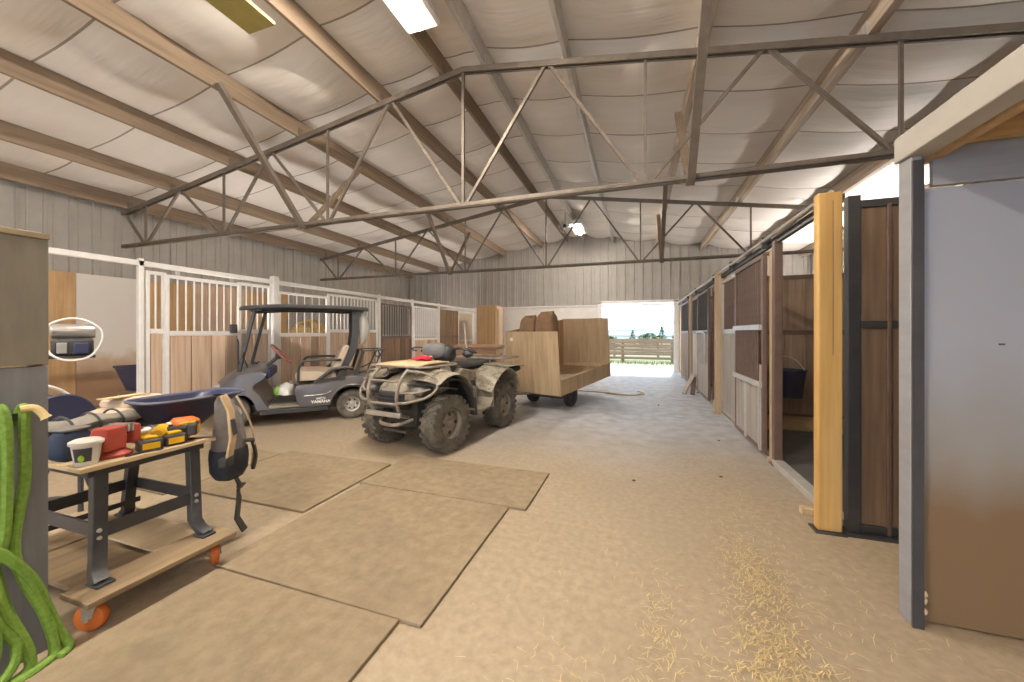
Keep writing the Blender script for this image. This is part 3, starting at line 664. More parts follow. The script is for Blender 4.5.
# ------------------------------------------------------------------ golf cart
m_cart = mat('cart_paint', (.105, .095, .10), (.085, .078, .082), scale=4, rough=.3, bump=.02, big=.3, big_c=(.15, .13, .115), spec=.6)
m_beige = mat('beige_vinyl', (.56, .46, .35), (.48, .39, .29), scale=6, rough=.5, bump=.05)
m_rim = mat('cart_rim', (.60, .58, .55), (.48, .45, .42), scale=8, rough=.4, metal=.3, bump=0)
def wheel(parent, loc, r, w, tm, rm, rim=.55, knob=0, holes=5, name='wheel', steer=0):
    """tyre with a rim sub-part; axis along local y"""
    g = MB(); h = w/2; k = r-.05*r/.3
    g.lathe([(r*rim, -h*.72), (r*rim*1.04, -h*.9), (r*.78, -h), (r*.93, -h*.86), (r*.985, -h*.6), (r, -h*.3), (r, h*.3), (r*.985, h*.6), (r*.93, h*.86), (r*.78, h), (r*rim*1.04, h*.9), (r*rim, h*.72)], ax='Y', n=36)
    if knob:
        for i in range(knob):
            for s in (-1, 1):
                a = 2*pi*(i+(.5 if s > 0 else 0))/knob
                m = MX.Rotation(-a, 3, 'Y') @ MX.Rotation(s*.5, 3, 'X')
                m2 = MX.Rotation(-a, 3, 'Y')
                g.box(m2 @ V((r*.992, s*h*.36, 0)), (.020*r/.3, h*.74, .048*r/.3), m2 @ MX.Rotation(s*.45, 3, 'X'))
                g.box(m2 @ V((r*.92, s*h*.88, 0)), (.06*r/.3, .014, .042*r/.3), m2)
    o = g.build(name, tm, parent, loc, ang=30); o.rotation_euler = (0, 0, steer)
    q = MB(); rr = r*rim
    q.lathe([(rr, -h*.75), (rr*1.06, -h*.8), (rr*1.06, -h*.7), (rr*.9, -h*.6), (rr*.86, h*.05), (rr*.86, -h*.05), (rr*.9, h*.6), (rr*1.06, h*.7), (rr*1.06, h*.8), (rr, h*.75)], ax='Y', n=28)
    for s in (-1, 1):
        q.lathe([(0, s*h*.62), (rr*.24, s*h*.62), (rr*.28, s*h*.5), (rr*.36, s*h*.40), (rr*.62, s*h*.47), (rr*.88, s*h*.28)], ax='Y', n=28)
    q.build('rim', rm, o)
    d = MB()
    for s in (-1, 1):
        for i in range(holes):
            a = 2*pi*i/holes; d.lathe([(0, .003), (rr*.13, .003), (rr*.13, -.006), (0, -.006)], c=(rr*.62*cos(a), s*h*.475, rr*.62*sin(a)), ax='Y', n=10)
    d.build('rim_openings', m_blackm, o)
    return o
gc = thing('golf_cart', 'dark grey golf cart with black roof and beige seat parked by the left stalls', 'golf cart', (-4.61, 5.10, 0), R(225))
for x, y in ((0, .42), (0, -.42), (1.56, .41), (1.56, -.41)): wheel(gc, (x, y, .229), .229, .2, m_dusty, m_rim, .5, holes=6, steer=0 if x == 0 else R(6))
MB().bb(-.3, 1.75, -.33, .33, .17, .30).build('chassis', m_blackm, gc, bev=.01)
MB().tube([(0, -.36, .229), (0, .36, .229)], .035, 10).build('axle', m_blackm, gc)
MB().tube([(1.56, -.36, .229), (1.56, .36, .229)], .025, 10).build('axle', m_blackm, gc)
def slices(poly, ys, fn):
    return [[fn(u, w, y) for u, w in poly] for y in ys]
def arch(cx, cz, r, a0, a1, n=10): return [(cx+r*cos(R(a0+(a1-a0)*i/n)), cz+r*sin(R(a0+(a1-a0)*i/n))) for i in range(n+1)]
ysl = [-.58, -.575, -.55, -.45, 0, .45, .55, .575, .58]
def edge(y): return {.58: .035, .575: .018, .55: .006}.get(abs(y), 0)
def rear_fn(u, w, y):
    cx, cz = .2, .42; e = edge(y)
    k = 1.0 if w < .3 else 1
    top = max(0, w-.55)/.15
    yy = y*(1-.06*top); return (u+(cx-u)*e*.6, yy, w-(e*.7 if w > .5 else 0))
rp = [(-.33, .33), (-.44, .36), (-.49, .46), (-.47, .60), (-.36, .67), (.0, .685), (.28, .665), (.42, .62), (.60, .585), (.76, .585), (.79, .52), (.76, .34), (.72, .255), (.33, .255)]+arch(0, .23, .315, 5, 162, 12)
MB().loft(slices(rp, ysl, rear_fn)).build('rear_body', m_cart, gc, ang=50)
MB().loft([[(u, y, w) for u, w in ((.33, .18), (.35, .25), (1.2, .25), (1.22, .18))] for y in (-.57, -.56, .56, .57)]).build('side_sill', m_blackm, gc, bev=.008)
for s in (-1, 1):
    MB().tube([(u, s*.583, w) for u, w in arch(0, .23, .318, 8, 165, 16)], .014, 6).build('arch_trim', m_cart, gc)
    MB().tube(spline([(.66, s*.582, .415), (.4, s*.584, .425), (.3, s*.582, .47)], 5), .006, 6).build('body_crease', m_silver, gc)
fp = [(1.84, .27), (1.90, .33), (1.91, .42), (1.87, .53), (1.77, .66), (1.62, .785), (1.46, .865), (1.32, .90), (1.19, .90), (1.13, .86), (1.15, .80), (1.27, .70), (1.30, .62), (1.20, .45), (1.13, .31), (1.08, .25), (1.23, .25)]+arch(1.54, .23, .295, 172, 12, 12)
def front_fn(u, w, y):
    e = edge(y); t = max(0, u-1.25)/.66; yy = y*(1-.30*t*t); c = 1-(y/.58)**2
    drop = .10*(1-c)*max(0, (w-.45))/.45
    return (u+(1.5-u)*e*.6-.16*(1-c)*t*t, yy, w-drop-(e*.7 if w > .5 else 0))
fy = [-.58, -.575, -.55, -.45, -.3, -.1, .1, .3, .45, .55, .575, .58]
MB().loft(slices(fp, fy, front_fn)).build('front_cowl', m_cart, gc, ang=50)
for s in (-1, 1):
    MB().blob((1.73, s*.36, .60), (.06, .085, .04), 3, 0).build('headlight', m_silver, gc)
MB().bb(1.10, 1.17, -.44, .44, .68, .82).build('dash_recess', mat('navy_plastic', (.03, .04, .12), (.04, .05, .10), rough=.5, bump=0), gc, bev=.03)
for k in range(4): MB().lathe([(0, 0), (.016, 0), (.014, .03), (0, .032)], c=(1.30+.03*(k % 2), .05+.09*k, .885), n=8).build('knob', m_blackm, gc)
MB().bb(.72, 1.22, -.54, .54, .255, .285).build('floor_mat', mat('cart_floor', (.34, .29, .22), (.24, .2, .155), scale=12, rough=.8), gc, bev=.006)
for y in (.18, .32): MB().box((1.12, y, .35), (.03, .09, .11), (0, R(-35), 0)).build('pedal', m_blackm, gc, bev=.006)
MB().loft([[(x, y, z) for x, z in ((.22, .63), (.24, .735), (.5, .765), (.74, .775), (.785, .73), (.77, .63))] for y in (-.5, -.49, .49, .5)]).build('seat_cushion', m_beige, gc, bev=.03)
for y0, y1 in ((-.49, -.015), (.015, .49)):
    MB().loft([[(x, y, z) for x, z in ((.30, .78), (.20, .98), (.13, 1.15), (.07, 1.17), (.03, 1.14), (.10, .95), (.18, .77))] for y in (y0, y0+.02, y1-.02, y1)]).build('seat_backrest', m_beige, gc, bev=.03)
for s in (-1, 1):
    MB().tube(spline([(.74, s*.53, .60), (.735, s*.53, .80), (.70, s*.53, .905), (.62, s*.53, .935), (.30, s*.53, .94), (.16, s*.5, .93)], 5), .018, 8).build('hip_rail', m_blackm, gc)
    MB().tube(spline([(.52, s*.56, .60), (.40, s*.565, .70), (.28, s*.56, .79), (.14, s*.55, .81), (.0, s*.54, .80)], 5), .026, 8).build('side_arm', m_blackm, gc)
    MB().beam((.52, s*.565, .62), (.10, s*.565, .66), .03, .05).build('arm_base', m_blackm, gc)
    MB().beam((1.47, s*.46, .80), (1.27, s*.5, 1.73), .04, .045).build('front_strut', m_greym, gc, bev=.008)
    MB().loft([[(x-a, s*.5+b, z) for a, b in ((-.05, -.025), (.05, -.025), (.05, .025), (-.05, .025))] for x, z in ((.18, .66), (.09, .86), (-.02, 1.10), (-.05, 1.35), (-.05, 1.72))]).build('rear_strut', m_greym, gc)
    MB().beam((-.05, s*.5, .68), (-.16, s*.5, 1.06), .035, .05).build('rear_brace', m_blackm, gc)
MB().beam((-.05, -.5, 1.2), (-.05, .5, 1.2), .03, .05).build('strut_bar', m_blackm, gc)
def roof_fn(u, v):
    x = -.22+1.66*u; y = -.58+1.16*v; f = max(0, (u-.85)/.15)
    return (x, y*(1-.08*f*f), 1.79-.035*(2*v-1)**2-.045*max(0, u-.6)**2/.16-.02*((1-u) ** 8)+.012*abs(sin(pi*4*v))*0)
rf = MB().grid(roof_fn, 16, 10).build('roof', m_greym, gc, solid=.022)
def rim_pt(t):
    c = [(0, 0), (1, 0), (1, 1), (0, 1)]; i = int(t) % 4; f = t-int(t); a, b = c[i], c[(i+1) % 4]
    p = V(roof_fn(a[0]+(b[0]-a[0])*f, a[1]+(b[1]-a[1])*f)); p.z -= .022; return p
MB().tube([rim_pt(k/8) for k in range(32)], .024, 8, closed=True).build('roof_edge', m_blackm, gc)
for y in (-.3, .3): MB().bb(-.15, 1.3, y-.03, y+.03, 1.70, 1.745).build('roof_beam', m_blackm, gc)
sw = Euler((0, R(-48), 0)).to_matrix()
cpos = V((.98, .27, 1.03))
MB().tube([cpos+sw @ V((.185*cos(2*pi*k/28), .185*sin(2*pi*k/28), 0)) for k in range(28)], .017, 8, closed=True).build('steering_wheel', mat('brown_wheel', (.33, .14, .10), (.24, .10, .08), rough=.45, bump=0), gc)
g = MB()
for k in range(3): a = 2*pi*k/3; g.beam(cpos+sw @ V((0, 0, -.03)), cpos+sw @ V((.18*cos(a), .18*sin(a), 0)), .03, .012)
g.lathe([(0, .01), (.06, .005), (.07, -.03), (.03, -.08), (0, -.08)], c=cpos, rot=sw, n=16); g.build('wheel_hub', m_greym, gc)
MB().tube([cpos+sw @ V((0, 0, -.05)), (1.22, .25, .80), (1.30, .25, .72)], .026, 10).build('steering_column', m_greym, gc)
g = MB()   # bag rack behind the seat
for s in (-1, 1):
    g.tube(spline([(-.10, s*.36, .70), (-.34, s*.36, .80), (-.42, s*.36, .98), (-.40, s*.36, 1.07)], 4), .013, 6)
    g.tube([(-.16, s*.36, 1.06), (-.50, s*.36, 1.07)], .013, 6)
    g.tube([(-.30, s*.36, .69), (-.48, s*.36, 1.07)], .012, 6)
for z, x in ((1.07, -.50), (1.06, -.16), (.82, -.36), (.95, -.41)): g.tube([(x, -.36, z), (x, .36, z)], .012, 6)
g.build('bag_rack', m_blackm, gc)
mcl, nt, b = nmat('clear_plastic'); b.inputs['Base Color'].default_value = (.62, .60, .56, 1); b.inputs['Roughness'].default_value = .25; b.inputs['Alpha'].default_value = .6; b.inputs['Transmission Weight'].default_value = .2
MB().loft([[(x+rx*cos(a), .40+ry*sin(a)+.02*sin(3*a+z*20), z) for a in [2*pi*k/14 for k in range(14)]] for x, z, rx, ry in ((-.13, 1.70, .03, .05), (-.16, 1.62, .07, .10), (-.19, 1.45, .09, .12), (-.18, 1.28, .07, .11), (-.15, 1.17, .04, .07))]).build('rolled_curtain', mcl, gc)
def text(s_, name, size, parent, loc, rot, m, depth=.002, align='CENTER'):
    cu = bpy.data.curves.new(name, 'FONT'); cu.body = s_; cu.size = size; cu.extrude = depth; cu.align_x = align; cu.offset = .002
    o = bpy.data.objects.new(name, cu); COL.objects.link(o); o.parent = parent; o.location = loc; o.rotation_euler = rot; cu.materials.append(m)
    me = bpy.data.meshes.new_from_object(o.evaluated_get(bpy.context.evaluated_depsgraph_get())); n = bpy.data.objects.new(name, me); COL.objects.link(n); n.parent = parent; n.location = loc; n.rotation_euler = rot
    bpy.data.objects.remove(o); return n
m_letter = mat('letter_white', (.80, .78, .74), (.76, .74, .70), rough=.4, bump=0)
t_ = text('YAMAHA', 'lettering', .055, gc, (.44, .5815, .30), (R(90), 0, R(180)), m_letter); t_.scale = (1.15, 1, 1)
g = MB(); g.tube([(.42+.04*cos(a), .583, .365+.014*sin(a)) for a in [2*pi*k/20 for k in range(20)]], .005, 5, closed=True)
g.tube(spline([(.50, .583, .352), (.49, .583, .378), (.48, .583, .352), (.465, .583, .378)], 4), .004, 5)
g.build('emblem', m_letter, gc)
MB().bb(-.52, -.45, -.5, .5, .30, .40).build('rear_bumper', m_blackm, gc, bev=.02)
MB().beam((1.36, .50, .86), (1.40, .60, 1.02), .012, .012).build('mirror_stem', m_blackm, gc); MB().blob((1.40, .61, 1.05), (.025, .05, .04), 4, 0).build('mirror', m_blackm, gc)
RT = lambda t, p: t.matrix_world @ V(p)
def local(t, p): 
    m = MX.Translation(t.location) @ t.rotation_euler.to_matrix().to_4x4(); return m @ V(p)
# sack on the cart floor
p = local(gc, (.92, .18, .287))
t = thing('supply_bag', 'white and green bag slumped on the golf cart floor', 'bag', p, R(200))
MB().blob((0, 0, .13), (.13, .20, .16), 21, .16, 18, 12, flat=-.0).build('sack', mat('white_sack', (.74, .73, .70), (.60, .58, .56), scale=6, rough=.6, bump=.2), t)
MB().blob((.085, .06, .17), (.07, .10, .09), 8, .1).build('green_print', mat('green_print', (.22, .42, .08), (.3, .45, .1), rough=.6, bump=0), t)
MB().blob((.0, -.14, .2), (.08, .09, .10), 11, .2).build('folded_top', mat('grey_cloth', (.36, .35, .35), (.25, .25, .26), rough=.8), t)

# ------------------------------------------------------------------ quad bike
def camo():
    m, nt, b = nmat('camouflage'); N = nt.nodes; tc = N.new('ShaderNodeTexCoord')
    nz = N.new('ShaderNodeTexNoise'); nz.inputs['Scale'].default_value = 7; nz.inputs['Detail'].default_value = 4; link(nt, tc.outputs['Object'], nz.inputs['Vector'])
    r = N.new('ShaderNodeValToRGB'); r.color_ramp.interpolation = 'CONSTANT'; e = r.color_ramp.elements
    e[0].position = 0; e[0].color = (.20, .175, .135, 1); e[1].position = .43; e[1].color = (.33, .29, .225, 1)
    for p_, c_ in ((.50, (.29, .255, .195, 1)), (.56, (.40, .355, .275, 1)), (.64, (.24, .21, .16, 1))): x = e.new(p_); x.color = c_
    link(nt, nz.outputs['Fac'], r.inputs['Fac']); link(nt, r.outputs['Color'], b.inputs['Base Color']); b.inputs['Roughness'].default_value = .5; return m
m_camo = camo()
m_dustm = mat('dusty_metal', (.36, .31, .25), (.22, .19, .155), scale=9, rough=.6, metal=.2, bump=.05)
m_dust = mat('dusty_plastic', (.115, .10, .085), (.055, .05, .045), scale=6, rough=.65, bump=.05)
at = thing('quad_bike', 'muddy camouflage quad bike with front bull bar in the middle of the barn', 'quad bike', (-2.32, 5.12, 0), R(261))
WB = 1.28
for x, y in ((0, .45), (0, -.44), (WB, .46), (WB, -.43)): wheel(at, (x, y, .32), .32, .225, m_dusty, m_dustm, .52, knob=23, holes=4, steer=0 if x == 0 else R(-4))
MB().loft([[(x, y*k, z) for y, z in ((-.2, .26), (.2, .26), (.24, .45), (.2, .66), (-.2, .66), (-.24, .45))] for x, k in ((-.25, .8), (0, 1), (.6, 1.05), (1.1, 1), (1.45, .8))]).build('engine_frame', m_dust, at)
for x in (0, WB):
    for s in (-1, 1):
        for dx in (-.12, .12): MB().tube([(x+dx, s*.17, .34), (x, s*.42, .31)], .018, 7).build('suspension_arm', m_dust, at)
        MB().tube([(x+.02, s*.20, .70), (x+.02, s*.36, .36)], .035, 9).build('shock_absorber', m_greym, at)
def fender(cx, a0, a1, r0, yi, yo, s, lip, zoff=.34, flat=0):
    def fn(u, v):
        a = R(a0+(a1-a0)*u); r = r0+.05*sin(a)**2
        z = zoff+r*sin(a)*1.03; z -= lip*v**2; 
        x = cx+r*cos(a)*(1.05)
        k = .72+.28*sin(min(max(a, 0), pi))**.5 if 0 < a < pi else .7
        return (x, s*(yi+(yo-yi)*v*k), z)
    return MB().grid(fn, 16, 6)
for s in (-1, 1):
    fender(WB, 58, 178, .47, .20, .60, s, .05).build('front_fender', m_camo, at, solid=.014, sub=1)
    def flap(u, v, s=s): return (WB-.475+.02*sin(u*3), s*(.22+.36*v), .64-.36*u)
    MB().grid(flap, 4, 3).build('mud_flap', m_dust, at, solid=.012)
    def liner(u, v, s=s): a = R(20+150*u); return (WB+.425*cos(a), s*(.19+.02*v), .34+(.2+.235*v)*sin(a))
    MB().grid(lambda u, v, s=s: (WB+.455*cos(R(58+118*u)), s*(.2+.36*v), .34+.468*sin(R(58+118*u))-.04*v*v), 12, 3).build('wheel_arch_liner', m_plastic, at, solid=.008)
    fender(0, 25, 165, .43, .20, .60, s, .05).build('rear_fender', m_camo, at, solid=.014, sub=1)
    MB().grid(lambda u, v, s=s: (-.62+.68*u, s*(.15+.46*v), .845-.03*v*v-.05*(1-u)**4), 6, 4).build('rear_fender_top', m_camo, at, solid=.016, sub=1)
    MB().blob((-.52, s*.42, .75), (.10, .10, .06), 2, .05).build('tail_lamp_housing', m_plastic, at)
    MB().loft([[(x, s*y, z) for x, z in ((.26, .40), (.38, .78), (.70, .84), (.86, .70), (.80, .40))] for y in (.17, .27, .285)]).build('side_panel', m_camo, at, bev=.02)
    MB().prism([(.36, .50), (.44, .66), (.72, .66), (.74, .48)], 'Y', s*.285, s*.300).build('vent_panel', m_dust, at, bev=.01)
    MB().loft([[(x, y, z+d) for y, d in ((s*.24, 0), (s*.56, 0), (s*.56, .03), (s*.24, .03))] for x, z in ((.38, .40), (.46, .30), (.70, .29), (.84, .34))]).build('footwell', m_dustm, at, bev=.008)
    MB().loft([[(.36+.02*k, s*y, z) for y, z in ((.24, .30), (.56, .30), (.56, .62), (.42, .72), (.24, .74))] for k in (0, 1)]).build('heel_guard', m_camo, at, bev=.006)
def hood(x, w, z, zb): return [(x, w*cos(a), zb+(z-zb)*max(0, sin(a))**.6) for a in [pi*k/12 for k in range(13)]]
MB().loft([hood(1.66, .20, .68, .56), hood(1.60, .27, .76, .56), hood(1.45, .30, .83, .56), hood(1.2, .30, .88, .58), hood(.98, .27, .91, .6), hood(.80, .2, .93, .62)]).build('hood', m_camo, at)
MB().loft([hood(.86, .16, .93, .6), hood(.78, .2, .97, .6), hood(.62, .21, .95, .6), hood(.48, .17, .87, .6)]).build('fuel_tank', m_dust, at)
MB().loft([[(x, w*cos(a), z+h*sin(a)) for a in [2*pi*k/14 for k in range(14)]] for x, w, z, h in ((.56, .10, .83, .04), (.48, .15, .84, .07), (.2, .17, .83, .075), (-.15, .18, .85, .075), (-.34, .16, .87, .06), (-.38, .08, .87, .03))]).build('seat', m_plastic, at)
MB().prism([(1.58, .44), (1.70, .47), (1.68, .64), (1.58, .70)], 'Y', -.19, .19).build('grille', m_plastic, at, bev=.015)
g = MB()
for k in range(4): g.bb(1.695, 1.71, -.17, .17, .485+.04*k, .50+.04*k)
g.build('grille_slats', m_greym, at)
for s in (-1, 1):
    MB().blob((1.56, s*.33, .66), (.09, .11, .065), 5, .02, 18, 10).build('headlight_housing', m_plastic, at)
    MB().blob((1.615, s*.34, .665), (.055, .085, .05), 5, 0, 18, 10).build('headlight', mat('lens', (.20, .19, .18), (.13, .125, .12), rough=.15, bump=0, spec=.6), at)
    MB().grid(lambda u, v, s=s: (1.50+.16*(1-v)-.30*u, s*(.22+.34*u), .735-.03*v-.05*u*u), 5, 3).build('nose_trim', m_dust, at, solid=.014)
g = MB()
for s in (-1, 1):
    g.tube(spline([(1.58, s*.17, .36), (1.72, s*.19, .42), (1.80, s*.21, .60), (1.76, s*.22, .78), (1.64, s*.22, .895)], 5), .019, 8)
    g.tube(spline([(1.79, s*.21, .56), (1.77, s*.34, .57), (1.66, s*.50, .62), (1.56, s*.55, .70), (1.54, s*.52, .80), (1.60, s*.40, .87), (1.66, s*.22, .885)], 5), .015, 8)
    g.tube(spline([(1.78, s*.21, .66), (1.70, s*.40, .67), (1.60, s*.50, .70)], 4), .011, 7)
for x, z in ((1.765, .78), (1.795, .54)): g.tube([(x, -.22, z), (x, .22, z)], .014, 8)
g.build('bull_bar', m_dustm, at)
MB().bb(1.76, 1.80, -.25, .25, .40, .45).build('bumper_plate', m_silver, at, bev=.006)
MB().tube(spline([(1.56, -.22, .34), (1.70, -.12, .30), (1.72, .12, .30), (1.56, .22, .34)], 5), .02, 8).build('skid_bar', m_dustm, at)
MB().loft([[(x, y, z) for y in (-.17, .17) for z in ((.24, .27) if y < 0 else (.27, .24))] for x, z in ((.2, 0), (1.4, 0), (1.62, .1))]).build('skid_plate', m_dust, at)
def rack(name, x0, x1, z, hw, n):
    g = MB(); c = .08
    g.tube([(x0+c, -hw, z), (x1-c, -hw, z), (x1, -hw+c, z), (x1, hw-c, z), (x1-c, hw, z), (x0+c, hw, z), (x0, hw-c, z), (x0, -hw+c, z)], .013, 7, closed=True)
    for k in range(1, n): y = -hw+2*hw*k/n; g.tube([(x0, y, z), (x1, y, z)], .009, 6)
    for k in range(1, 3): x = x0+(x1-x0)*k/3; g.tube([(x, -hw, z-.01), (x, hw, z-.01)], .010, 6)
    for s in (-1, 1):
        for x in (x0+.12, x1-.12): g.tube([(x, s*.22, z-.12), (x, s*.22, z)], .012, 6)
    g.build(name, m_dustm, at)
rack('front_rack', .98, 1.62, .925, .44, 6); rack('rear_rack', -.66, .02, .925, .46, 6)
g = MB()
g.tube([(.96, 0, .86), (.82, 0, 1.06)], .022, 8)
g.tube(spline([(.66, -.42, 1.06), (.74, -.30, 1.10), (.83, -.12, 1.08), (.83, .12, 1.08), (.74, .30, 1.10), (.66, .42, 1.06)], 5), .014, 8)
g.build('handlebar', m_greym, at)
for s in (-1, 1):
    MB().tube([(.72, s*.32, 1.095), (.645, s*.45, 1.05)], .021, 9).build('grip', m_rubber, at)
    MB().tube(spline([(.78, s*.22, 1.09), (.86, s*.34, 1.11), (.84, s*.47, 1.08), (.70, s*.50, 1.05)], 5), .010, 6).build('brake_lever', m_greym, at)
MB().blob((.90, .0, 1.07), (.11, .17, .105), 4, .05, 18, 12, sq=.75).build('instrument_pod', mat('grey_pod', (.20, .20, .195), (.13, .13, .135), rough=.5), at)
MB().blob((.83, .13, 1.04), (.11, .11, .105), 6, .06, 16, 10, sq=.75).build('pod_cover', m_plastic, at)
MB().tube([(.62, .30, 1.02), (.52, .18, 1.45)], .010, 6).build('antenna', m_silver, at)
MB().blob((.70, .36, 1.03), (.05, .07, .05), 8, .1).build('thumb_throttle', m_greym, at)
MB().tube([(-.30, 0, .36), (-.52, 0, .36)], .022, 8).build('hitch', m_greym, at)
for ch in at.children:
    if ch.name.split('.')[0] not in ('wheel', 'suspension_arm', 'shock_absorber', 'engine_frame', 'skid_plate', 'hitch'): ch.location.z += .05
# board and gloves on the front rack
p = local(at, (1.27, .02, .99))
t = thing('plywood_scrap', 'tan plywood sheet lying across the front rack of the quad', 'board', p, R(263))
MB().grid(lambda u, v: (-.20+.56*u, -.30+.62*v, .012+.02*(2*v-1)**2*0-.05*max(0, u-.7)), 6, 4).build('sheet', wood('scrap', (.70, .53, .33), (.60, .43, .25), 'Y', isl=0), t, solid=.016)
p = local(at, (1.14, .02, 1.012))
t = thing('work_gloves', 'red and white work gloves on the tan board of the quad', 'gloves', p, R(250))
mr_ = mat('red_cloth', (.58, .05, .07), (.42, .03, .05), scale=14, rough=.8, bump=.2)
for dx, dy, rz in ((0, -.05, .3), (.03, .08, -.5)):
    g = MB(); g.blob((dx, dy, .03), (.07, .055, .033), 3, .1)
    for k in range(4): a = rz-.5+.3*k; g.tube([(dx+.05*cos(a), dy+.05*sin(a), .03), (dx+.10*cos(a), dy+.10*sin(a), .035), (dx+.13*cos(a), dy+.13*sin(a), .02)], [.014, .013, .009], 7)
    g.tube([(dx, dy+.04, .03), (dx+.03, dy+.09, .03)], [.014, .01], 7); o = g.build('glove', mr_, t)
    MB().blob((dx-.06, dy-.01, .03), (.03, .045, .03), 5, .05).build('cuff', mat('cuff_white', (.75, .72, .70), (.65, .6, .58), rough=.8), o)

# ------------------------------------------------------------------ plywood trailer
tr = thing('plywood_trailer', 'tall plywood trailer cart on two rubber wheels behind the quad', 'trailer', (-1.53, 6.94, 0), R(252.5))
PT = R(3.6); pm_ = MX.Translation((0, 0, .37)) @ MX.Rotation(PT, 4, 'Y') @ MX.Translation((0, 0, -.37))
def tp(g, name, m, **k): return g.xf(pm_).build(name, m, tr, **k)
XF, XB, HW = .69, -1.55, .575
m_plyt = wood('trailer_ply', (.54, .40, .25), (.40, .285, .165), 'Z', isl=.07, big=.35, big_c=(.36, .25, .14), sc=.9, big_s=2)
tp(MB().prism([(-HW, .33), (HW, .33), (HW-.03, 1.42), (-HW+.03, 1.42)], 'X', XF-.02, XF), 'front_panel', m_plyt, bev=.003)
tp(MB().prism([(-HW, .33), (HW, .33), (HW-.03, 1.58), (-HW+.03, 1.58)], 'X', XB, XB+.02), 'rear_panel', m_plyt, bev=.003)
tp(MB().loft([[(x, -HW, .33), (x, -HW+.02, .33), (x, -HW+.05, zt), (x, -HW+.03, zt)] for x, zt in ((XF-.02, 1.42), (XB+.02, 1.57))]), 'side_panel', m_plyt)
tp(MB().bb(XB+.02, XF-.02, HW-.02, HW, .33, .60), 'side_board', m_plyt, bev=.003)
tp(MB().bb(XB+.02, XF-.02, -HW+.02, HW-.02, .50, .52), 'floor_deck', m_plyx)
tp(MB().bb(XB+.02, XF-.02, HW-.075, HW-.022, .545, .60), 'ledge', m_tanpost, bev=.004)
tp(MB().bb(XB+.022, XB+.06, -HW+.05, HW-.08, .522, .60), 'ledge', m_tanpost, bev=.004)
for y in (-.38, .38): tp(MB().bb(XB+.1, XF-.05, y-.03, y+.03, .27, .33), 'frame_rail', m_blackm)
tp(MB().bb(XF-.12, XF-.06, -HW+.02, HW-.02, .275, .328), 'frame_cross', m_blackm)
MB().tube([(0, -.36, .205), (0, .36, .205)], .02, 8).build('axle', m_blackm, tr)
for s in (-1, 1):
    wheel(tr, (0, s*.40, .205), .205, .12, m_rubber, m_greym, .45, holes=4); MB().beam((0, s*.30, .20), (0, s*.30, .31), .05, .03, (1, 0, 0)).build('axle_hanger', m_blackm, tr)
MB().tube([(.45, -.02, .29), (.72, -.05, .29), (1.36, -.24, .34)], .025, 8).build('tongue', m_dustm, tr)
tp(MB().lathe([(0, 0), (.035, 0), (.035, .006), (0, .006)], ax='X', n=14, c=(XF, -.40, 1.28)), 'white_disc', m_whitem)
# sacks and board carried in the trailer
m_sack = mat('brown_sack', (.30, .185, .105), (.20, .12, .065), scale=8, rough=.8, bump=.25, big=.4, big_c=(.2, .11, .06), big_s=4)
base = MX.Translation(tr.location) @ tr.rotation_euler.to_matrix().to_4x4() @ pm_
for k, (y, ry, hz, lab) in enumerate(((-.20, .17, .50, 'brown sack on the left behind the front panel of the trailer'), (.16, .19, .54, 'brown sack on the right behind the front panel of the trailer'))):
    p = base @ V((.42, y, .525))
    t = thing('feed_sack', lab, 'sack', p, R(252.5), 'sacks in the trailer')
    MB().blob((0, 0, .57+.03*k), (.17, ry, .575+.03*k), 30+k, .05, 20, 16, sq=.45).build('sack_body', m_sack, t)
    MB().tube([(.0, -ry*.7, 1.15+.06*k), (.0, ry*.7, 1.16+.06*k)], .022, 8).build('folded_top', m_sack, t)
p = base @ V((.20, .02, .525))
t = thing('loose_plank', 'dark edged plank leaning behind the sacks in the trailer', 'plank', p, R(252.5))
MB().prism([(-.46, .0), (.14, 0), (.14, 1.20), (-.46, 1.09)], 'X', -.02, .0).build('board', m_ply, t); MB().beam((.004, -.46, 1.08), (.004, .14, 1.19), .03, .02).build('edge', m_darkwood, t)
# ------------------------------------------------------------------ far left: chest, cupboard, corner feeder, motor, reel
t = thing('wooden_chest', 'long brown wooden chest standing behind the quad', 'chest', (-3.72, 8.35, 0), R(4))
MB().bb(-.6, .6, -.3, .3, .04, .98).build('carcass', wood('chest_wood', (.40, .24, .15), (.28, .16, .095), 'X', isl=0, big=.4), t, bev=.01)
MB().loft([[(x, y, z) for y, z in ((-.33, .985), (.33, .985), (.33, 1.06), (-.33, 1.03))] for x in (-.63, .63)]).build('lid', wood('chest_lid', (.46, .29, .18), (.33, .2, .12), 'X', isl=0), t, bev=.006)
MB().bb(.601, .62, -.29, .29, .05, .97).build('end_board', m_plyor, t)
for x in (-.5, .5): MB().bb(x-.04, x+.04, -.28, .28, 0, .039).build('skid', m_darkwood, t)
MB().blob((.64, .0, .80), (.03, .07, .07), 3, .1).build('side_handle', m_greym, t)
t = thing('tall_cupboard', 'tall orange plywood cupboard by the end wall left of the trailer', 'cupboard', (-5.05, 12.6, 0))
MB().bb(-.42, .30, -.3, .3, 0, 2.34).build('carcass', m_plyor, t, bev=.006)
MB().bb(-.40, .22, -.325, -.301, .08, 1.15).build('door', m_plyor, t, bev=.004); MB().bb(-.40, .22, -.325, -.301, 1.17, 2.28).build('door', m_plyor, t, bev=.004)
MB().bb(.301, .36, -.3, .3, 0, 2.30).build('side_board', m_pine, t)
MB().bb(.361, .42, -.28, -.20, 0, 2.2).build('side_stud', m_tanpost, t)
m_navy = mat('navy_tub', (.022, .028, .075), (.03, .034, .075), scale=5, rough=.45, bump=.03, spec=.5)
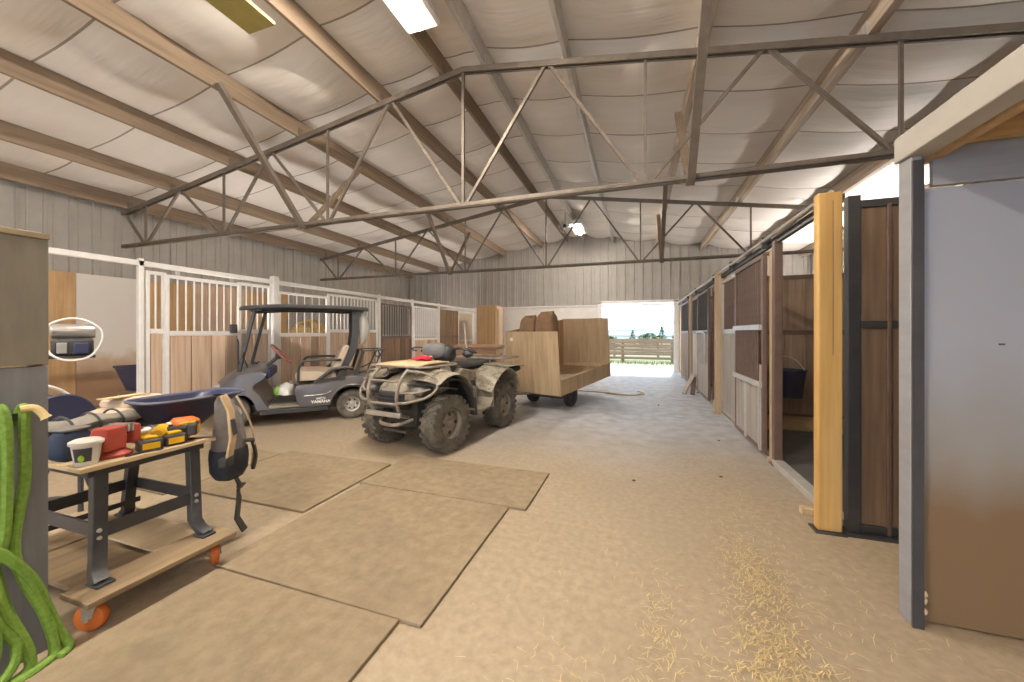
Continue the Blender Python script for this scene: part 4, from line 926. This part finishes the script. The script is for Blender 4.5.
t = thing('corner_feeder', 'navy corner feeder beside the first white stall post', 'feeder', (-6.85, 3.42, .52))
MB().loft([[(-a, -a*.8, z), (a, -a*.8, z), (a, a*.8, z), (-a, a*.8, z)] for a, z in ((.15, 0), (.25, .33), (.265, .33), (.265, .36), (.245, .36), (.14, .02))]).build('tub', m_navy, t, bev=.008)
MB().prism([(-.25, .36), (.25, .36), (.25, .62)], 'Y', .18, .2).build('back_plate', m_navy, t); MB().bb(-.2, .2, -.17, .17, -.52, -.001).build('stand', m_darkwood, t)
t = thing('pole_motor', 'electric motor with a looped pale cable on a white pole', 'motor', (-4.28, 1.70, 0), R(66))
MB().tube([(-.19, .06, 0.01), (-.19, .06, 1.30)], .02, 10).build('pole', m_whitem, t); MB().lathe([(0, 0), (.16, 0), (.16, .015), (0, .015)], c=(-.19, .06, 0), n=20).build('base', m_greym, t)
MB().bb(-.115, .105, -.07, .07, 1.17, 1.305).build('motor_block', m_blackm, t, bev=.02)
MB().lathe([(0, -.12), (.05, -.12), (.058, -.11), (.058, .10), (.05, .115), (0, .115)], ax='X', c=(0, 0, 1.365), n=20).build('housing', m_silver, t)
MB().bb(-.085, -.03, -.085, -.071, 1.19, 1.275).build('nameplate', m_silver, t, bev=.006)
MB().bb(.0, .085, -.10, -.072, 1.185, 1.275).build('switch_box', m_navy, t, bev=.01)
MB().bb(-.21, .115, -.075, .09, 1.15, 1.169).build('bracket', m_blackm, t)
MB().tube([(.0+.155*cos(a)*(1+.06*sin(3*a)), -.115-.01*sin(2*a), 1.30+.165*sin(a)) for a in [2*pi*k/40 for k in range(40)]], .008, 7, closed=True).build('cable', m_linwhite, t)
t = thing('hose_reel', 'navy disc reel with pale hub and hoop behind the work stand', 'reel', (-3.78, 1.37, 0), R(108))
for y in (-.09, .09):
    MB().lathe([(.0, y-.008), (.235, y-.008), (.245, y), (.235, y+.008), (0, y+.008)], ax='Y', c=(0, 0, .69), n=36).build('disc', m_navy, t)
MB().lathe([(0, -.17), (.07, -.17), (.085, -.15), (.085, -.10), (.05, -.10), (.05, .1), (0, .1)], ax='Y', c=(.0, 0, .67), n=20).build('hub', m_linwhite, t)
MB().tube([(0+.30*cos(a), .12, .69+.30*sin(a)) for a in [pi*k/20 for k in range(21)]]+[(-.30, .12, .02)], .014, 8).build('hoop', m_linwhite, t)
for s in (-1, 1): MB().tube([(s*.30, .12, .0), (s*.30, .12, .69)], .016, 8).build('leg', m_greym, t); MB().tube([(s*.24, -.12, .012), (s*.02, -.12, .67)], .014, 8).build('leg', m_greym, t)
# ------------------------------------------------------------------ work stand on a dolly
ws = thing('work_stand', 'grey steel work stand with a thin board top on an orange wheeled dolly', 'work stand', (-2.75, 1.27, 0))
def L(x, y): return (x+2.75, y-1.27)
m_lightwood = wood('light_board', (.64, .50, .32), (.50, .37, .22), 'Y', isl=.05, big=.3)
MB().bb(-.50, .335, -.29, .29, .70, .722).build('table_top', m_lightwood, ws, bev=.003)
MB().bb(-.36, .29, -.25, .25, .66, .699).build('top_frame', m_greym, ws, bev=.004)
for sx in (-1, 1):
    for sy in (-1, 1):
        xt, yt = sx*.27, sy*.20; xb, yb = sx*.33, (.185 if sy > 0 else -.225)
        g = MB()
        path = [(xt, yt, .68), (xb-sx*.012, yb, .27), (xb+sx*.005, yb+sy*.01, .22), (xb+sx*.05, yb+sy*.02, .187)]
        rings = []
        for k, (x, y, z) in enumerate(path):
            w = .05 if k < 3 else .055
            rings.append([(x-sx*w*.5, y-w*.55, z), (x-sx*w*.5, y+w*.55, z), (x+sx*.02, y+w*.55, z+.012*(k > 1)), (x+sx*.02, y-w*.55, z+.012*(k > 1))])
        g.loft(rings); g.box((xb+sx*.045, yb+sy*.015, .184), (.09, .07, .012)); g.build('leg', m_greym, ws, bev=.004)
        for z in (.375, .41): MB().lathe([(0, .022), (.008, .022), (.01, .012)], ax='X', c=(sx*.315, yb-sy*.0, z), n=8).build('bolt', m_silver, ws)
zr = .395
MB().beam((.305, -.19, zr), (.305, .19, zr), .012, .065).build('rail', m_greym, ws)
MB().beam((-.305, -.19, zr), (-.305, .19, zr), .012, .065).build('rail', m_greym, ws)
MB().beam((-.29, .215, zr), (.29, .215, zr), .012, .065).build('rail', m_greym, ws)
MB().beam((-.29, -.215, zr), (.29, -.215, zr), .012, .065).build('rail', m_greym, ws)
MB().beam((-.24, -.21, .30), (-.24, .21, .30), .006, .03).build('slotted_strip', m_blackm, ws)
m_dolly = wood('dolly_board', (.33, .235, .14), (.22, .155, .09), 'Y', isl=.1, big=.35)
for x in (.40, -.36): MB().bb(x-.11, x+.11, -.34, .29, .152, .178).build('dolly_plank', m_dolly, ws, bev=.004)
MB().bb(-.25, .289, -.30, -.02, .15, .17).build('cross_plank', m_dolly, ws, bev=.003)
MB().bb(-.24, .30, .0, .24, .171, .182).build('dolly_sheet', m_lightwood, ws, bev=.003)
m_orange = mat('orange_wheel', (.72, .20, .05), (.60, .16, .04), scale=8, rough=.45, bump=0)
for x, y, rz in ((.40, -.28, .5), (.41, .23, -.5), (-.36, -.28, .2), (-.36, .24, .9)):
    c = MB().lathe([(0, -.02), (.045, -.021), (.058, -.017), (.063, -.008), (.063, .008), (.058, .017), (.045, .021), (0, .02)], ax='Y', n=24).build('caster_wheel', m_orange, ws, (x, y, .063)); c.rotation_euler = (0, 0, rz)
    g = MB()
    for s in (-1, 1): g.prism([(-.02, 0), (.02, 0), (.04, .075), (-.02, .075)], 'Y', s*.024, s*.028)
    g.bb(-.035, .05, -.04, .04, .075, .087); g.lathe([(0, -.033), (.012, -.033), (.012, .033), (0, .033)], ax='Y', n=10)
    g.build('fork', m_silver, c)
TT = .7225
def on(x, y): return (x, y, TT)
t = thing('plastic_cup', 'white plastic pot with a lime green label at the front of the work stand', 'pot', on(-2.50, 1.035))
MB().lathe([(0, 0), (.040, 0), (.052, .095), (.056, .095), (.057, .105), (.048, .105), (.038, .01), (0, .01)], n=26).build('pot', m_linwhite, t)
MB().lathe([(0, .122), (.045, .120), (.060, .112), (.060, .098), (.057, .098)], n=26).build('lid', m_linwhite, t)
lab = MB(); 
for z0, z1 in ((.02, .085),): lab.lathe([(.0415+.0126*(z0/.095)+.0008, z0), (.0415+.0126*(z1/.095)+.0008, z1)], n=10, arc=1.3)
o = lab.build('label', m_greym, t); o.rotation_euler = (0, 0, -1.35)
MB().blob((.047*cos(-.75), .047*sin(-.75), .038), (.008, .012, .016), 1, 0).build('green_spot', mat('lime', (.45, .72, .06), (.4, .66, .05), rough=.5, bump=0), t)
t = thing('bench_vise', 'red cast iron vise with a steel screw handle on the work stand', 'vise', on(-2.53, 1.15), R(14))
m_vise = mat('vise_red', (.50, .085, .055), (.38, .06, .045), scale=12, rough=.45, bump=.08, big=.4, big_c=(.20, .09, .07), big_s=6)
MB().lathe([(0, 0), (.065, 0), (.065, .014), (.045, .03), (.04, .045), (0, .045)], n=20).build('swivel_base', m_vise, t)
MB().loft([[(x, y, z) for x, z in ((-.05, .04), (.05, .04), (.055, .10), (.05, .155), (-.03, .155), (-.055, .10))] for y in (-.075, .015)]).build('fixed_body', m_vise, t, bev=.008)
MB().loft([[(x, y, z) for x, z in ((-.05, .05), (.05, .05), (.05, .15), (-.05, .15))] for y in (.045, .085)]).build('moving_jaw', m_vise, t, bev=.008)
for y in (.016, .036): MB().bb(-.055, .055, y, y+.008, .12, .158).build('jaw_plate', m_silver, t)
MB().bb(-.025, .025, -.09, .10, .06, .10).build('slide_bar', m_vise, t, bev=.004)
MB().tube([(0, .085, .085), (.0, .15, .085)], .016, 10).build('screw', m_silver, t)
MB().blob((0, .155, .085), (.026, .022, .024), 2, 0).build('screw_head', m_silver, t)
MB().tube([(.03, .158, .11), (.075, .155, -.0)], .0065, 7).build('handle', m_silver, t)
m_yel = mat('tool_yellow', (.78, .48, .02), (.70, .40, .02), rough=.45, bump=0)
def drill(name, lab, x, y, rz, z=0):
    t = thing(name, lab, 'drill', (x, y, TT+z), rz, 'cordless drills on the work stand')
    MB().loft([[(xx, r*cos(a), .04+r*sin(a)) for a in [2*pi*k/12 for k in range(12)]] for xx, r in ((-.07, .022), (-.06, .033), (.03, .036), (.05, .030))]).build('motor_body', m_yel, t)
    MB().lathe([(0, .05), (.026, .05), (.028, .07), (.020, .10), (.010, .125), (0, .125)], ax='X', c=(0, 0, .04), n=14).build('chuck', m_blackm, t)
    MB().loft([[(xx, yy+y0, .04+zz) for xx, zz in ((-.025, -.02), (.02, -.02), (.02, .02), (-.025, .02))] for yy, y0 in ((-.02, 0), (-.07, 0), (-.115, 0))]).build('handle', m_blackm, t, bev=.008)
    b_ = MB().bb(-.055, .05, -.165, -.116, .005, .075).build('battery', m_blackm, t, bev=.01)
    MB().bb(-.04, .035, -.1665, -.1652, .02, .06).build('battery_label', m_yel, b_); MB().bb(-.03, .03, -.15, -.125, .0752, .0768).build('battery_top', m_yel, b_)
    MB().bb(.005, .02, -.05, -.03, .052, .07).build('trigger', m_blackm, t)
drill('cordless_drill', 'yellow and black cordless drill right beside the red vise', -2.585, 1.315, R(160))
drill('cordless_drill', 'yellow and black cordless drill nearer the hanging bag', -2.56, 1.36, R(140), .03)
def batt(lab, x, y, rz):
    t = thing('battery_pack', lab, 'battery', (x, y, TT), rz, 'spare battery packs on the work stand')
    MB().bb(-.05, .05, -.035, .035, 0, .06).build('case', m_blackm, t, bev=.01); MB().bb(-.035, .035, -.0365, -.0352, .012, .045).build('label_plate', m_yel, t, bev=.0005); MB().bb(-.03, .03, -.02, .02, .0605, .075).build('terminal', m_yel, t, bev=.005)
batt('black battery pack with a yellow face just right of the vise screw', -2.475, 1.265, R(75))
batt('black battery pack with a yellow face at the drill end of the board', -2.475, 1.375, R(80))
t = thing('steel_square', 'thin dark metal strip lying at the right edge of the board', 'metal strip', on(-2.47, 1.50), R(35))
MB().bb(-.08, .08, -.012, .012, 0, .006).build('blade', m_greym, t); MB().bb(-.08, -.06, -.03, .03, .0062, .016).build('stock', m_greym, t)
t = thing('flat_wrench', 'small dark wrench lying below the vise handle', 'wrench', on(-2.445, 1.225), R(80))
MB().bb(-.05, .05, -.008, .008, 0, .007).lathe([(.009, 0), (.018, 0), (.018, .008), (.009, .008), (.009, 0)], c=(.06, 0, 0), n=14).build('shank', m_greym, t); MB().lathe([(.006, 0), (.014, 0), (.014, .008), (.006, .008), (.006, 0)], c=(-.058, 0, 0), n=12).build('ring', m_greym, t)
m_canvas = mat('grey_canvas', (.22, .205, .19), (.15, .14, .13), scale=10, rough=.9, bump=.3)
t = thing('canvas_roll', 'long grey padded canvas roll lying across the back of the work stand', 'canvas roll', on(-2.84, 1.16), R(97))
def rollring(x, r, w, dz=0): return [(x, w*cos(a)*(1+.06*sin(3*a+x*9)), r+dz+r*sin(a)*(1+.05*sin(2*a+x*20))) for a in [2*pi*k/18 for k in range(18)]]
MB().loft([rollring(x,   .062+.010*sin(x*25), .095+.01*cos(x*17)) for x in [-.20+.034*k for k in range(13)]]).build('lower_roll', m_canvas, t)
MB().loft([rollring(x, .036+.004*sin(x*30), .075, .10) for x in [-.19+.033*k for k in range(13)]]).build('upper_roll', mat('pale_canvas', (.30, .275, .24), (.21, .195, .17), scale=10, rough=.9, bump=.3), t)
for x in (-.08, .03, .13): MB().tube([(x+.005*sin(a*2), .083*cos(a), .140+.050*sin(a)) for a in [2*pi*k/20 for k in range(20)]], .006, 6, closed=True).build('strap', m_greym, t)
t = thing('navy_pouch', 'navy cloth pouch at the near end of the work stand', 'pouch', on(-2.665, 1.045), R(10))
MB().blob((0, 0, .075), (.055, .065, .08), 17, .08, 18, 12, sq=.6).build('body', mat('navy_cloth', (.03, .05, .10), (.045, .06, .09), rough=.8, bump=.2), t)
MB().bb(-.05, .05, -.055, .055, .145, .158).build('flap', m_canvas, t, bev=.005)
t = thing('orange_pan', 'shallow orange pan behind the grey canvas roll', 'pan', on(-3.10, 1.20))
MB().lathe([(0, 0), (.08, 0), (.115, .05), (.125, .05), (.125, .06), (.108, .06), (.07, .012), (0, .012)], n=30).build('pan', mat('orange_pan_m', (.66, .30, .17), (.56, .24, .13), rough=.5, bump=0), t)
MB().blob((0, 0, .045), (.09, .09, .035), 6, .1).build('cream', mat('cream_cloth', (.60, .50, .36), (.5, .4, .28), rough=.8), t)
t = thing('paper_sacks', 'folded brown paper sacks at the back of the work stand', 'sacks', on(-3.12, 1.47), R(12))
mpap = mat('brown_paper', (.62, .50, .38), (.50, .38, .27), scale=6, rough=.8, bump=.3)
for k, (w, l, z, s_) in enumerate(((.11, .12, .0, 1), (.13, .17, .075, 2), (.12, .15, .13, 3))):
    MB().blob((0, .03*k, z+.045), (w, l, .045), 40+s_, .08, 20, 10, sq=.6).build('sack', mpap if k else m_navy, t)
MB().bb(-.02, .06, -.14, .10, .222, .227).build('printed_flap', m_lightwood, t)
t = thing('navy_tub', 'long navy plastic tub overhanging the right end of the work stand', 'tub', on(-2.81, 1.54))
def tubring(hw, y0, y1, z, n=24):
    out = []
    for k in range(n):
        a = 2*pi*k/n; cx, cy = cos(a), sin(a); sgn = lambda v: math.copysign(abs(v)**.5, v)
        out.append((hw*sgn(cx), (y0+y1)/2+(y1-y0)/2*sgn(cy), z))
    return out
MB().loft([tubring(.08, -.02, .12, .004), tubring(.12, -.10, .24, .09), tubring(.155, -.16, .36, .19), tubring(.17, -.18, .40, .205), tubring(.17, -.18, .40, .215), tubring(.15, -.15, .36, .205), tubring(.11, -.09, .22, .09), tubring(.07, -.01, .11, .02)]).build('shell', m_navy, t)
MB().tube([(p_[0], p_[1], .212) for p_ in tubring(.17, -.18, .40, 0)], .009, 6, closed=True).build('rim', mat('pale_rim', (.16, .16, .21), (.12, .12, .17), rough=.5, bump=0), t)
t = thing('orange_tool', 'orange power tool with a grey cylinder leaning on the navy tub', 'power tool', on(-2.655, 1.43), R(75))
MB().loft([[(x, .05*cos(a)*k, .06+.055*sin(a)*k) for a in [2*pi*i/14 for i in range(14)]] for x, k in ((.02, .6), (.04, 1), (.13, .95), (.16, .6))]).build('housing', mat('tool_orange', (.78, .17, .03), (.7, .14, .03), rough=.45, bump=0), t)
MB().lathe([(0, -.15), (.03, -.15), (.036, -.14), (.036, .0), (.028, .02), (0, .02)], ax='X', c=(0, 0, .055), n=18).build('barrel', m_greym, t)
MB().lathe([(.036, .005), (.040, .01), (.040, .025), (.030, .03)], ax='X', c=(0, 0, .055), n=18).build('collar', m_linwhite, t)
MB().bb(.05, .10, -.055, -.046, .03, .09).build('side_grip', m_yel, t, bev=.006)
# hanging tool bag
t = thing('tool_bag', 'grey canvas tool bag with tan strap hanging off the end of the work stand', 'bag', (-2.53, 1.71, 0.0), R(28))
def bagring(z, w, d, x0=0, y0=0): return [(x0+d*cos(a)*(1+.06*sin(4*a)), y0+w*sin(a), z) for a in [2*pi*k/18 for k in range(18)]]
MB().loft([bagring(.945, .02, .02, -.04), bagring(.90, .06, .045, -.03), bagring(.78, .085, .07), bagring(.66, .105, .085), bagring(.56, .10, .085), bagring(.53, .07, .06)]).build('body', m_canvas, t)
MB().loft([bagring(.60, .11, .095), bagring(.54, .118, .10), bagring(.46, .11, .095), bagring(.41, .08, .07), bagring(.39, .03, .03)]).build('lower_pouch', mat('bag_black', (.03, .035, .05), (.045, .045, .055), rough=.8, bump=.2), t)
MB().loft([[(x, y-.03, z), (x+.014, y-.03, z), (x+.014, y+.03, z), (x, y+.03, z)] for x, y, z in ((-.06, -.05, .955), (.0, -.075, .955), (.055, -.10, .86), (.085, -.13, .70), (.075, -.15, .585))]).build('shoulder_strap', mat('tan_strap', (.52, .38, .23), (.40, .28, .16), scale=12, rough=.8, bump=.2), t)
MB().box((.085, -.115, .76), (.02, .045, .10), (0, R(-10), 0)).build('buckle', m_greym, t, bev=.006)
MB().box((.065, -.15, .555), (.05, .085, .06)).build('strap_end', m_plastic, t, bev=.008)
MB().tube(spline([(.03, .03, .93), (.08, .07, .78), (.10, .10, .64), (.08, .13, .50), (.06, .15, .42)], 5), .007, 6).build('cord', mpap, t)
MB().tube(spline([(.085, .0, .64), (.11, .06, .63), (.09, .11, .60), (.10, .125, .50), (.08, .13, .41)], 5), .013, 6).build('side_strap', m_plastic, t)
MB().loft([[(x-.005, y-w, z), (x+.005, y-w, z), (x+.005, y+w, z), (x-.005, y+w, z)] for x, y, z, w in ((.04, -.01, .42, .014), (.06, .0, .36, .018), (.05, .01, .30, .012), (.06, .0, .26, .025), (.05, -.005, .14, .025), (.075, .035, .035, .028))]).build('tail_strap', m_plastic, t)
MB().blob((.055, .03, .335), (.02, .045, .015), 7, .3).build('tail_knot', m_plastic, t)

# ------------------------------------------------------------------ green hose on the end panel
m_hose = mat('green_hose', (.21, .34, .06), (.12, .23, .03), scale=60, rough=.55, bump=.4, bdist=.004)
t = thing('green_hose', 'thick lime green ribbed hose hung in loops on the left end panel', 'hose', (-2.335, .725, 0))
def hose(pts, name='loop', r=.0165, m=None):
    pts = [(x if x < .05 else .05+(x-.05)*.4, y, z) for x, y, z in pts]; p_ = spline(pts, 26); 
    MB().tube(p_, [r*(1+.07*(i % 2)) for i in range(len(p_))], 9).build(name, m or m_hose, t)
hose([(-.03, .015, 1.03), (.01, -.03, 1.07), (.02, -.08, 1.03), (.03, -.07, .80), (.03, -.03, .52), (.05, .0, .30), (.10, .05, .10), (.13, .03, .024), (.08, -.12, .022)])
hose([(-.035, .05, .98), (-.01, .065, 1.05), (.01, .06, .95), (.01, .06, .75), (.02, .03, .52), (.03, .05, .38), (.05, .10, .20), (.09, .12, .045), (.16, .07, .024), (.2, -.05, .022)])
hose([(-.03, -.02, 1.02), (.01, .0, 1.06), (.025, .01, .98), (.03, .01, .78), (.035, .0, .55), (.03, -.03, .42), (.06, -.02, .26), (.10, .02, .15), (.15, -.01, .06), (.18, -.12, .024)])
hose([(.03, -.05, .58), (.05, .01, .48), (.05, .07, .36), (.04, .11, .22), (.05, .14, .10), (.10, .16, .03), (.17, .12, .024)])
hose([(.03, -.07, .50), (.06, -.05, .36), (.09, -.03, .24), (.12, -.04, .12), (.16, -.10, .05), (.2, -.2, .024)])
hose([(-.02, -.06, 1.02), (.005, -.05, 1.06), (.02, -.12, 1.0), (.025, -.12, .8), (.03, -.12, .5), (.05, -.12, .2), (.1, -.15, .03)])
MB().tube(spline([(.01, .05, 1.045), (.02, .085, 1.045), (.035, .11, 1.0)], 4), [.014]*8+[.018], 8).build('frayed_end', mat('frayed_tan', (.62, .48, .25), (.5, .36, .16), rough=.9), t)
MB().bb(-.058, .0, -.03, .06, 1.0, 1.03).build('peg', m_greym, t)

# ------------------------------------------------------------------ rubber floor mats
MATS = [(-2.31, -.93, 1.475, 2.685, -.3, 'large tan rubber mat in the middle of the row of mats'),
        (-2.34, -.79, 2.70, 3.47, -.5, 'far rubber mat whose corner juts out past the middle mat'),
        (-2.25, -1.04, .15, 1.46, .2, 'near rubber mat cut by the bottom of the picture'),
        (-3.70, -2.36, 2.12, 3.18, .3, 'rubber mat left of the middle mat toward the golf cart'),
        (-4.9, -3.72, 2.0, 3.1, -.4, 'leftmost rubber mat behind the work stand')]
for x0, x1, y0, y1, a, lab in MATS:
    o = MB().bb(0, x1-x0, 0, y1-y0, 0, .019).build('rubber_mat', m_mat, None, (x0, y0, 0), bev=.004); o.rotation_euler = (0, 0, R(a)); tag(o, lab, 'mat', 'rubber floor mats')
# ------------------------------------------------------------------ hay and odds on the floor
q = random.Random(11); g = MB()
def strand(x, y, z=.003, Lm=(.015, .07), w=.0014):
    L_ = q.uniform(*Lm); a = q.uniform(0, 6.28); d_ = V((cos(a), sin(a), 0))*L_; n = V((-sin(a), cos(a), 0))*w; p_ = V((x, y, z)); k = V((-sin(a), cos(a), 0))*q.uniform(-.25, .25)*L_
    up = V((0, 0, q.uniform(0, .012)))
    g.add([p_-n, p_+n, p_+d_*.5+k+n+up, p_+d_*.5+k-n+up, p_+d_+n, p_+d_-n], [(0, 1, 2, 3), (3, 2, 4, 5)])
for cx, cy, sx, sy, n in ((.45, 1.26, .07, .14, 2600), (.32, 1.30, .2, .2, 700), (.55, 1.75, .09, .18, 620), (.62, 2.3, .08, .2, 520), (.70, 2.9, .15, .35, 160), (.1, 1.9, .05, .22, 110), (-.2, 1.35, .15, .1, 90), (.9, 2.0, .25, .4, 110), (.55, 4.4, .14, .25, 90), (.95, 4.6, .25, .3, 70), (0, 2.2, .9, .9, 200), (.3, 6, .8, 1.6, 120), (-.35, 1.15, .12, .08, 70)):
    for k in range(n): strand(q.gauss(cx, sx), q.gauss(cy, sy), q.uniform(.002, .008 if n < 500 else .016))
tag(g.build('scattered_hay', m_straw, smooth=False), 'loose hay strands scattered over the aisle floor', 'hay', None, 'stuff')
for k, (x, y, lab) in enumerate(((-.02, 3.55, 'small dark clod of dirt on the bare floor past the mats'), (.75, 3.9, 'small dark clod near the open stall sill'), (.62, 1.62, 'dark dropping in the nearest hay clump'), (.98, 5.2, 'dark clod by the maroon door sill'), (.40, 7.4, 'tiny clod in the blueish far aisle'))):
    o = MB().blob((0, 0, .008), (.014, .011, .009), k, .2).build('dirt_clod', m_darkwood, None, (x, y, 0)); tag(o, lab, 'clod', 'clods on the aisle floor')
t = thing('lead_rope', 'tan rope lying loose on the floor before the far door', 'rope', (-.55, 8.55, 0))
MB().tube(spline([(-.9, .15, .012), (-.5, .05, .012), (0, .0, .012), (.45, -.15, .012), (.72, .05, .012), (.66, .30, .014), (.58, .38, .012)], 8), .009, 7).build('strand', m_tanpost, t)
MB().tube(spline([(-.1, -.08, .012), (.3, -.2, .012), (.55, -.12, .012), (.70, .1, .035)], 8), .012, 7).build('tail', m_tanpost, t)
t = thing('wooden_prop', 'pair of crossed weathered boards leaning by the right stalls', 'prop', (1.12, 9.15, 0), R(10))
MB().beam((-.16, -.2, .02), (.12, .05, .42), .09, .03).build('board', m_grayb, t); MB().beam((-.02, -.34, .03), (.14, .06, .34), .09, .03).build('board', m_brownm, t)
